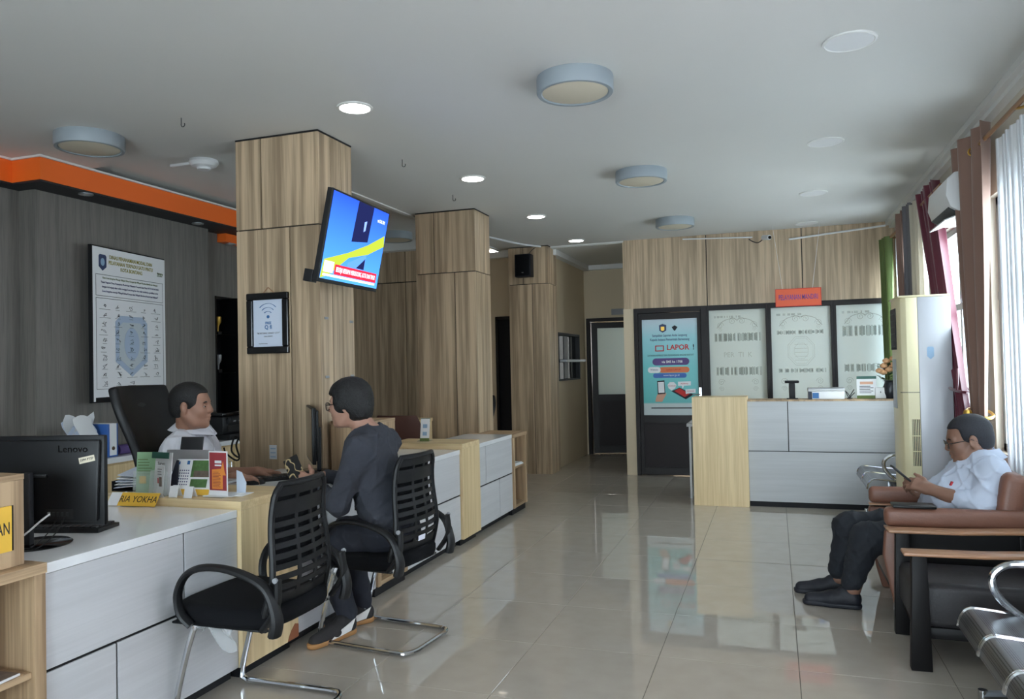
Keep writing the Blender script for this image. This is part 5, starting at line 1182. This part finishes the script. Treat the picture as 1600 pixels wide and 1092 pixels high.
def hand_field(F, w, R, side, curl, s=1.0, spread=.0, thumb=(.55, .75, -.25), k=.006):
    """w wrist, R columns: finger direction, left, back of hand; side +1 left hand (thumb towards -y)"""
    w = np.array(w); P = lambda x, y, z: w+R@(np.array((x, y*1.0, z))*s)
    F.box(P(.048,0,-.002), np.array((.036,.028,.006))*s, R, .009*s, .012)
    F.cone(P(0,0,0), .024*s, P(.03,0,0), .024*s, .02)
    ys = (.031, .0105, -.0105, -.030); Ls = ((.036,.022,.018), (.042,.027,.020), (.039,.025,.019), (.030,.019,.017))
    for i in range(4):
        y = ys[i]*(-side); p = np.array((.088-.006*abs(i-1.3), y, .0)); a = 0.0; pts = [P(*p)]
        for j in range(3):
            a += curl[i] if not isinstance(curl[i], (tuple, list)) else curl[i][j]
            p = p+Ls[i][j]*np.array((math.cos(a), spread*(-side)*(1.5-i)*.3*math.cos(a), -math.sin(a))); pts.append(P(*p))
        F.cone(P(.06, y*.9, 0), .0105*s, pts[0], .0098*s, k)
        F.chain(pts, [.0096*s, .0088*s, .0080*s, .0068*s], k)
    d = np.array((thumb[0], thumb[1]*(-side), thumb[2])); d /= np.linalg.norm(d); b = np.array((.018, .022*(-side), -.006))
    d2 = d*.7+np.array((.7, 0, -.15)); d2 /= np.linalg.norm(d2)
    F.chain([P(*b), P(*(b+d*.042)), P(*(b+d*.042+d2*.030)), P(*(b+d*.042+d2*.054))], [.014*s, .0115*s, .0100*s, .0078*s], .010)
def skin(name, rgb):
    m = mat(name, rgb, .5, bump=.08, bscale=260, var=.10, vscale=14); m.node_tree.nodes['Principled BSDF'].inputs['Subsurface Weight'].default_value = 0
    m.node_tree.nodes['Principled BSDF'].inputs['Subsurface Radius'].default_value = (.01, .004, .002); return m
skin('skin_clerk', (150,110,90)); skin('skin_visitor', (164,124,106)); skin('skin_man', (136,100,82))
mat('eye_white', (222,216,208), .3); mat('eye_dark', (28,20,16), .2); mat('hair_black', (11,11,13), .55, bump=.5, bscale=220); mat('hair_grey', (31,32,39), .6, bump=.4, bscale=240)
mat('shirt_white', (206,208,216), .75, bump=.08, bscale=300); mat('shirt_white_man', (190,198,214), .75, bump=.08, bscale=300)
mat('sweater_grey', (54,57,66), .9, bump=.35, bscale=420, var=.18, vscale=60); mat('trousers_dark', (30,33,44), .85, bump=.2, bscale=400); mat('trousers_black', (26,30,38), .8, bump=.15, bscale=300)
mat('shoe_black', (24,26,36), .6, bump=.1, bscale=200); mat('shoe_suede', (38,35,36), .8); mat('gum_sole', (168,122,74), .6); mat('shoe_white', (224,222,218), .5); mat('sock_grey', (150,152,158), .8); mat('glasses_frame', (30,26,26), .3); mat('badge_red', (176,40,48), .5)
glassy('lens_glass', (240,244,246))
class Person:
    def __init__(s, label, loc, rz):
        s.t = thing('person', label, 'person', loc, rz); s.o = np.array(loc, float); c, n = math.cos(rz), math.sin(rz)
        s.M = np.array(((c, n, 0), (-n, c, 0), (0, 0, 1.0)))
    def L(s, p): return s.M@(np.array(p, float)-s.o)     # world -> local
    def V(s, v): return s.M@np.array(v, float)
def spectacles(parent, c, R, s=1.0):
    T = Matrix.Translation(Vector(c))@Matrix([[float(R[i][j]) for j in range(3)] for i in range(3)]).to_4x4()@Matrix.Scale(s, 4)
    mb = MB()
    for y in (-1, 1):
        ring = [(.107-.004*abs(math.cos(a)), y*.034+.027*math.copysign(abs(math.cos(a))**.75, math.cos(a)), -.002+.020*math.copysign(abs(math.sin(a))**.75, math.sin(a))) for a in [2*PI*i/20 for i in range(20)]]
        mb.tube(ring, .0024, 6, closed=True); mb.tube([(.103,y*.061,.006),(.085,y*.074,.006),(.0,y*.084,.006),(-.02,y*.083,-.008)], .0022, 6)
    mb.tube([(.107,-.008,.003),(.110,0,.006),(.107,.008,.003)], .0022, 6); mb.xf(T); g = mb.build('spectacles', 'glasses_frame', parent)
    for y in (-1, 1):
        q = MB().lathe([(.001,0),(.022,0),(.022,.001),(.001,.001)], (0,0,0), 18, 'x'); q.xf(T@Matrix.Translation((.105, y*.034, -.002))); q.build('lens', 'lens_glass', g)
# ------------------------------------------------------------------ the clerk
p = Person('clerk in a white shirt sitting at the keyboard behind the desk', (-3.10, 3.42, 0), math.radians(22)); L = p.L
hc = L((-3.005, 3.375, 1.195)); hR = ypr(math.radians(-4), .04)
sR, sL = np.array((.03,-.215,.968)), np.array((.03,.215,.968))
wR, wL = L((-2.775, 3.44, .805)), L((-2.82, 3.68, .800)); eR = L((-2.99, 3.30, .755)); eL = L((-3.06, 3.66, .78))
def torso(F, pel, bel, che, k=.05, g=0.0, bf=1.0, tilt=0.0):
    Rt_ = ypr(0, tilt)
    F.ell(pel, (.135+g,.175+g,.13+g), Rt_, k); F.ell(bel, ((.125+g)*bf,(.165+g),.17+g), Rt_, k); F.ell(che, (.125+g,.185+g,.19+g), Rt_, k)
pel, bel, che = np.array((0,0,.58)), np.array((.02,0,.73)), np.array((.025,0,.88))
B = Field(); torso(B, pel, bel, che); B.cone(sR, .06, sL, .06, .06); B.chain([che+(.0,0,.1), hc+hR@np.array((-.025,0,-.07))], [.07,.054], .04)
for sg, sh, el, wr in ((-1, sR, eR, wR), (1, sL, eL, wL)):
    B.chain([sh, el, wr], [.052,.042,.027], .02)
    hd = L((-2.70, 3.53, .79))-wR if sg < 0 else L((-2.73, 3.79, .79))-wL
    hand_field(B, wr, basis(hd, (0,0,1)), sg, ((.25,.5,.4),(.22,.5,.4),(.25,.5,.4),(.3,.5,.4)), .98, .3)
for sg in (-1, 1): B.chain([(0,sg*.09,.57), (.40,sg*.12,.55), (.42,sg*.12,.10), (.52,sg*.13,.06)], [.085,.06,.045,.035], .03)
head_field(B, hc, hR, 1.02)
field_obj('body', B, .005, 'skin_clerk', p.t); eyes(p.t, hc, hR, 1.02, 'skin_clerk')
S1 = Field(); torso(S1, pel, bel, che, .06, .014); S1.cone(sR+(-.005,0,-.01), .066, sL+(-.005,0,-.01), .066, .06)
S1.cone(sR+(0,.07,.055), .045, sL+(0,-.07,.055), .045, .05)
for sh, el in ((sR, eR), (sL, eL)):
    mid = sh+(el-sh)*.82; S1.chain([sh, mid], [.073,.066], .035)
S1.box((0,0,.50), (.3,.3,.06), None, .01, .02, True)
field_obj('shirt', S1, .006, 'shirt_white', p.t, wrinkles(3, .010, 12, 40, 6))
nb = hc+hR@np.array((-.022,0,-.118))
mb = MB()
for sg in (-1, 1):      # collar wings
    mb.sheet(lambda u, v: (nb[0]+(.080+.048*v)*math.cos(u*2.5)-.002, sg*(.078+.050*v)*math.sin(u*2.5), nb[2]+.030-.040*v-.030*(1-u)*(.4+v)), 14, 3, .004)
mb.build('collar', 'shirt_white', p.t, angle=80)
MB().tube([(che[0]+.142, -.004, .96), (bel[0]+.143, -.004, .79)], .004, 6).build('placket', 'shirt_white', p.t)
for sg in (-1, 1): MB().obox((sR[0]+.012, sg*.165, 1.034), (.045, .085, .010), (-sg*.28, 0, 0)).build('epaulette', 'shirt_white', p.t, bevel=.003)
MB().tube(smooth_path([(nb[0]+.07, .075, nb[2]-.005), (nb[0]+.085, .05, nb[2]-.03), (nb[0]+.10, .035, nb[2]-.05)], 4), .012, 8).build('lapel_strap', 'black_plastic', p.t)
Tr = Field()
for sg in (-1, 1): Tr.chain([(0,sg*.09,.57), (.40,sg*.12,.55), (.42,sg*.12,.10)], [.10,.075,.062], .04)
Tr.ell(pel+(0,0,-.03), (.15,.19,.12), None, .04); field_obj('trousers', Tr, .009, 'trousers_dark', p.t)
def short_hair(parent, c, R, s, m, front=.058, low=-.028, seed=1, amp=.002, grow=.009):
    H = Field(); P = lambda x, y, z: c+R@(np.array((x, y, z))*s)
    H.ell(P(-.014,0,.037), np.array((.098+grow,.076+grow,.084+grow))*s, R, .01); H.ell(P(-.05,0,-.02), np.array((.056+grow*.6,.060+grow,.062))*s, R, .03)
    H.box(P(.14,0,-.04), np.array((.14-front,.13,.098))*s, R, .012, .012, True)          # face opening
    H.box(P(.10,0,-.118), np.array((.118,.14,.09))*s, R, .008, .010, True)                # below the sideburns
    H.box(P(-.05,0,-.16), np.array((.2,.14,.085))*s, R, .01, .012, True)                  # nape
    for y in (-1, 1): H.ell(P(.0,y*.088,-.006), np.array((.028,.016,.036))*s, R, .006, True)
    return field_obj('hair', H, .004, m, parent, wrinkles(seed, amp, 120, 260))
short_hair(p.t, hc, hR, 1.02, 'hair_black', .066, amp=.0012)
for sg in (-1, 1):
    Sh = Field(); Sh.cone((.43,sg*.12,.05), .045, (.60,sg*.13,.04), .04, .02); Sh.box((.5,sg*.12,-.05), (.3,.2,.05), None, .004, .004, True); field_obj('shoe', Sh, .008, 'shoe_black', p.t)
# ------------------------------------------------------------------ the visitor
VZ = math.radians(186)
p = Person('visitor in a charcoal sweater and glasses seated before the clerk', (-1.90, 3.50, 0), VZ); L = p.L
hc = L((-2.085, 3.475, 1.198)); hR = ypr(math.radians(4), .10)
sh_l, sh_r = L((-1.945, 3.325, .985)), L((-1.985, 3.685, .99)); el_l, wr_l = L((-2.035, 3.275, .715)), L((-2.27, 3.40, .795)); el_r, wr_r = L((-2.12, 3.76, .74)), L((-2.33, 3.62, .795))
pel, bel, che = np.array((-.03,0,.575)), np.array((.03,0,.72)), np.array((.075,0,.895))
def vis_torso(F, g):
    F.ell(pel, (.12+g,.165+g,.12+g), None, .05); F.ell(bel, (.105+g,.150+g,.17+g), ypr(0, .22), .06); F.ell(che, (.110+g,.170+g,.18+g), ypr(0, .28), .06)
B = Field(); vis_torso(B, 0); B.cone(sh_l, .055, sh_r, .055, .06); B.chain([(sh_l+sh_r)/2+(0,0,.03), hc+hR@np.array((-.03,0,-.07))], [.065,.052], .04)
kL, kR = L((-2.205, 3.37, .50)), L((-2.205, 3.62, .50)); aL, aR = L((-2.135, 3.50, .10)), L((-2.15, 3.68, .10))
for sg, sh, el, wr in ((1, sh_l, el_l, wr_l), (-1, sh_r, el_r, wr_r)): B.chain([sh, el, wr], [.050,.040,.026], .02)
for sg, kk, aa in ((1, kL, aL), (-1, kR, aR)): B.chain([(0,sg*.09,.56), kk, aa], [.085,.058,.042], .03)
hand_field(B, wr_l, basis(L((-2.36, 3.42, .815))-wr_l, p.V((-.3,-.9,.35))), 1, ((.5,.7,.5),(.5,.7,.5),(.55,.7,.5),(.6,.7,.5)), .98)
hand_field(B, wr_r, basis(L((-2.42, 3.56, .80))-wr_r, (0,0,1)), -1, ((.15,.3,.3),)*4, .98)
head_field(B, hc, hR, 1.0); field_obj('body', B, .005, 'skin_visitor', p.t); eyes(p.t, hc, hR, 1.0, 'skin_visitor'); spectacles(p.t, hc, hR)
S1 = Field(); vis_torso(S1, .018); S1.cone(sh_l+(0,0,-.012), .068, sh_r+(0,0,-.012), .068, .06); S1.cone(sh_l+(.0,-.09,.04), .05, sh_r+(0,.09,.04), .05, .05)
for sh, el, wr in ((sh_l, el_l, wr_l), (sh_r, el_r, wr_r)): S1.chain([sh, el, el+(wr-el)*.93], [.070,.056,.040], .03)
nk = (sh_l+sh_r)/2+np.array((.012,0,.065)); S1.cone(nk+(-.012,0,-.02), .066, nk+(.004,0,.012), .062, .02)
S1.box((0,0,.46), (.4,.4,.075), None, .01, .03, True); S1.ell(nk+(.012,0,.060), (.058,.055,.05), None, .01, True)
field_obj('sweater', S1, .006, 'sweater_grey', p.t, wrinkles(11, .011, 10, 34, 6))
Tr = Field(); Tr.ell(pel+(0,0,-.03), (.15,.185,.12), None, .05)
for sg, kk, aa in ((1, kL, aL), (-1, kR, aR)): Tr.chain([(0,sg*.09,.555), kk, aa+(0,0,.02)], [.105,.075,.056], .04)
field_obj('trousers', Tr, .007, 'trousers_dark', p.t, wrinkles(5, .009, 12, 34, 6))
H = Field(); P_ = lambda x, y, z: hc+hR@np.array((x, y, z))
H.ell(P_(-.012,0,.040), (.116,.095,.100), hR, .02); H.ell(P_(-.052,0,-.03), (.070,.083,.090), hR, .04)
for y in (-1, 1): H.ell(P_(.012,y*.060,.005), (.055,.034,.052), hR, .02)
H.box(P_(.16,0,-.055), (.082,.13,.092), hR, .014, .02, True); H.box(P_(.10,0,-.13), (.10,.14,.075), hR, .008, .012, True); H.box(P_(-.05,0,-.19), (.2,.14,.085), hR, .01, .02, True)
field_obj('hair', H, .004, 'hair_black', p.t, wrinkles(21, .0042, 60, 130))
def sneaker(parent, heel, toe, z0, m_up, m_sole, stripe=None, lift=0.0, s=1.0):
    heel, toe = np.array(heel), np.array(toe); d = (toe-heel); Ln = np.linalg.norm(d); R = basis(d, (0,0,1)); Q = lambda x, y, z: heel+R@np.array((x*Ln, y, z))
    U = Field(); U.cone(Q(.14,0,.045), .036*s, Q(.5,0,.046), .040*s, .03); U.cone(Q(.5,0,.042), .041*s, Q(.86,0,.030), .034*s, .03); U.cone(Q(.16,0,.07), .036*s, Q(.30,0,.085), .034*s, .03)
    U.box(Q(.5,0,-.035), (.3,.1,.042), R, .004, .006, True); U.cone(Q(.18,0,.12), .027, Q(.26,0,.17), .03, .01, True)
    o = field_obj('shoe', U, .005, m_up, parent)
    So = Field(); So.cone(Q(.13,0,.018), .038*s, Q(.5,0,.018), .040*s, .02); So.cone(Q(.5,0,.018), .040*s, Q(.88,0,.018), .037*s, .02); So.box(Q(.5,0,-.046), (.3,.1,.046), R, .002, .003, True); So.box(Q(.5,0,.082), (.3,.1,.05), R, .004, .004, True)
    field_obj('sole', So, .005, m_sole, o)
    if stripe:
        for sg in (-1, 1):
            MB().sheet(lambda u, v: tuple(Q(.22+.42*u-.10*v, sg*(.0405*s+.002*math.sin(PI*u)), .022+.055*v*(1-.55*u)+.012*(1-u))), 8, 3, .003).build('side_stripe', stripe, o)
    mb = MB()
    for q in range(4): mb.tube([tuple(Q(.42+q*.075, -.018, .083-q*.006)), tuple(Q(.44+q*.075, 0, .089-q*.006)), tuple(Q(.42+q*.075, .018, .083-q*.006))], .0028, 5)
    mb.build('laces', 'shoe_white' if stripe else m_up, o); return o
sneaker(p.t, L((-2.115, 3.545, 0)), L((-2.20, 3.245, 0)), 0, 'shoe_suede', 'gum_sole', 'shoe_white')
sneaker(p.t, L((-2.11, 3.73, 0)), L((-2.275, 3.50, 0)), 0, 'shoe_suede', 'gum_sole', 'shoe_white')
for aa in (aL, aR): MB().cyl(tuple(aa+(0,0,-.035)), tuple(aa+(0,0,.02)), .040, .042).build('sock', 'sock_grey', p.t)
# ------------------------------------------------------------------ the seated man with the phone
p = Person('man in a white shirt and glasses reading his phone in the armchair', (.90, 4.74, 0), PI); L = p.L
hc = L((.985, 4.715, .925)); hR = ypr(math.radians(-3), .26)
shN, shF = L((1.055, 4.555, .775)), L((1.055, 4.915, .785)); elN, wrN = L((.985, 4.50, .60)), L((.775, 4.615, .665)); elF, wrF = L((.96, 4.97, .60)), L((.78, 4.80, .615))
kN, kF = L((.455, 4.615, .385)), L((.385, 4.86, .395)); aN, aF = L((.375, 4.61, .10)), L((.325, 4.83, .10))
pel, bel, che = L((.905, 4.735, .455)), L((.90, 4.735, .575)), L((.99, 4.735, .685))
def man_torso(F, g):
    F.ell(pel, (.15+g,.185+g,.12+g), ypr(0, -.3), .05); F.ell(bel, (.145+g,.185+g,.145+g), ypr(0, -.5), .06); F.ell(che, (.125+g,.185+g,.17+g), ypr(0, -.5), .06)
B = Field(); man_torso(B, 0); B.cone(shN, .058, shF, .058, .06); B.chain([(shN+shF)/2+(0,0,.02), hc+hR@np.array((-.03,0,-.06))], [.07,.058], .04)
for sh, el, wr in ((shN, elN, wrN), (shF, elF, wrF)): B.chain([sh, el, wr], [.055,.047,.030], .02)
for sg, kk, aa in ((1, kN, aN), (-1, kF, aF)): B.chain([pel+(0,sg*.095,-.005), kk, aa], [.09,.06,.042], .03)
hand_field(B, wrN, basis(L((.66, 4.675, .70))-wrN, p.V((.1,-.75,.65))), 1, ((.35,.6,.5),(.4,.6,.5),(.45,.65,.5),(.5,.7,.5)), 1.02, thumb=(.75,.5,.2))
hand_field(B, wrF, basis(L((.66, 4.735, .635))-wrF, p.V((.1,.5,-.85))), -1, ((.5,.7,.5),(.5,.7,.5),(.55,.75,.5),(.6,.7,.5)), 1.02)
head_field(B, hc, hR, 1.07); B.ell(hc+hR@np.array((.03,0,-.095)), (.05,.055,.04), hR, .03)
field_obj('body', B, .005, 'skin_man', p.t); eyes(p.t, hc, hR, 1.07, 'skin_man'); spectacles(p.t, hc, hR, 1.07); short_hair(p.t, hc, hR, 1.07, 'hair_grey', .050, -.02, 5, .0009, .006)
S1 = Field(); man_torso(S1, .014); S1.cone(shN+(0,0,-.01), .072, shF+(0,0,-.01), .072, .06); S1.cone(shN+(.02,-.08,.05), .05, shF+(.02,.08,.05), .05, .05)
for sh, el, wr in ((shN, elN, wrN), (shF, elF, wrF)): S1.chain([sh, el, el+(wr-el)*.30], [.074,.064,.052], .035); S1.cone(el+(wr-el)*.26, .055, el+(wr-el)*.36, .054, .008)
S1.box(pel+(.05,0,-.10), (.4,.3,.06), ypr(0, -.1), .01, .03, True)
field_obj('shirt', S1, .006, 'shirt_white_man', p.t, wrinkles(8, .013, 11, 38, 6))
nb = hc+hR@np.array((-.040,0,-.088))
mb = MB()
for sg in (-1, 1): mb.sheet(lambda u, v: (nb[0]+(.088+.040*v)*math.cos(u*2.5), sg*(.086+.046*v)*math.sin(u*2.5), nb[2]+.028-.042*v-.05*(1-u)*(.4+v)), 14, 3, .004)
mb.build('collar', 'shirt_white_man', p.t, angle=80)
q_ = L((.872, 4.60, .70)); MB().obox(tuple(q_), (.010, .012, .024), (0, -.5, .4)).build('chest_badge', 'badge_red', p.t, bevel=.002)
Tr = Field(); Tr.ell(pel+(0,0,-.02), (.165,.20,.12), None, .05)
for sg, kk, aa in ((1, kN, aN), (-1, kF, aF)): Tr.chain([pel+(.02,sg*.095,-.01), kk, aa+(0,0,.05)], [.108,.082,.062], .04)
field_obj('trousers', Tr, .007, 'trousers_black', p.t, wrinkles(15, .011, 11, 34, 6))
sneaker(p.t, L((.425, 4.60, 0)), L((.115, 4.635, 0)), 0, 'shoe_black', 'shoe_black'); sneaker(p.t, L((.375, 4.83, 0)), L((.075, 4.85, 0)), 0, 'shoe_black', 'shoe_black')
q_ = elF*.12+wrF*.88; d_ = (wrF-elF)/np.linalg.norm(wrF-elF); MB().cyl(tuple(q_-d_*.012), tuple(q_+d_*.012), .036).build('wristwatch', 'black_gloss', p.t)
# things held
def slab_at(name, label, cat, c, fwd, up, size, m, m2=None):
    R = basis(fwd, up); o = thing(name, label, cat, c); o.rotation_euler = Matrix([[float(R[i][j]) for j in range(3)] for i in range(3)]).to_euler()
    a, b_, d_ = size; MB().box(-a/2, a/2, -b_/2, b_/2, -d_/2, d_/2).build('case', m, o, bevel=min(.004, d_*.4)); MB().box(-a/2+.004, a/2-.004, -b_/2+.004, b_/2-.004, d_/2, d_/2+.0006).build('screen', m2 or 'black_gloss', o); return o
slab_at('phone', 'dark smartphone held by the man in the armchair', 'phone', (.655, 4.70, .725), (-.6,0,.55), (.55,.05,.8), (.15,.075,.010), 'black_plastic')
m, nt, b = _new('phone_marbled'); tc = N(nt, 'ShaderNodeTexCoord'); no = N(nt, 'ShaderNodeTexNoise'); no.inputs['Scale'].default_value = 18; no.inputs['Detail'].default_value = 1; nt.links.new(tc.outputs['Object'], no.inputs['Vector'])
cr_ = N(nt, 'ShaderNodeValToRGB'); el_ = cr_.color_ramp.elements; el_[0].position = .47; el_[0].color = lin((20,20,22))+(1,); el_[1].position = .55; el_[1].color = lin((20,20,22))+(1,); e_ = el_.new(.51); e_.color = lin((200,176,130))+(1,)
nt.links.new(no.outputs['Fac'], cr_.inputs[0]); nt.links.new(cr_.outputs[0], b.inputs['Base Color']); b.inputs['Roughness'].default_value = .2
slab_at('phone', 'black phone with a pale swirl case in the hand of the visitor', 'phone', (-2.40, 3.44, .855), (-.55,.25,.8), (.3,-.9,.3), (.15,.08,.010), 'phone_marbled', 'phone_marbled')
t = tag(MB().box(0, .20, 0, .11, 0, .014).build('folder', 'black_plastic', bevel=.003), 'thin black folder lying on the arm of the brown armchair', 'folder'); t.location = (.56, 4.37, .601); t.rotation_euler = (0, 0, .0)
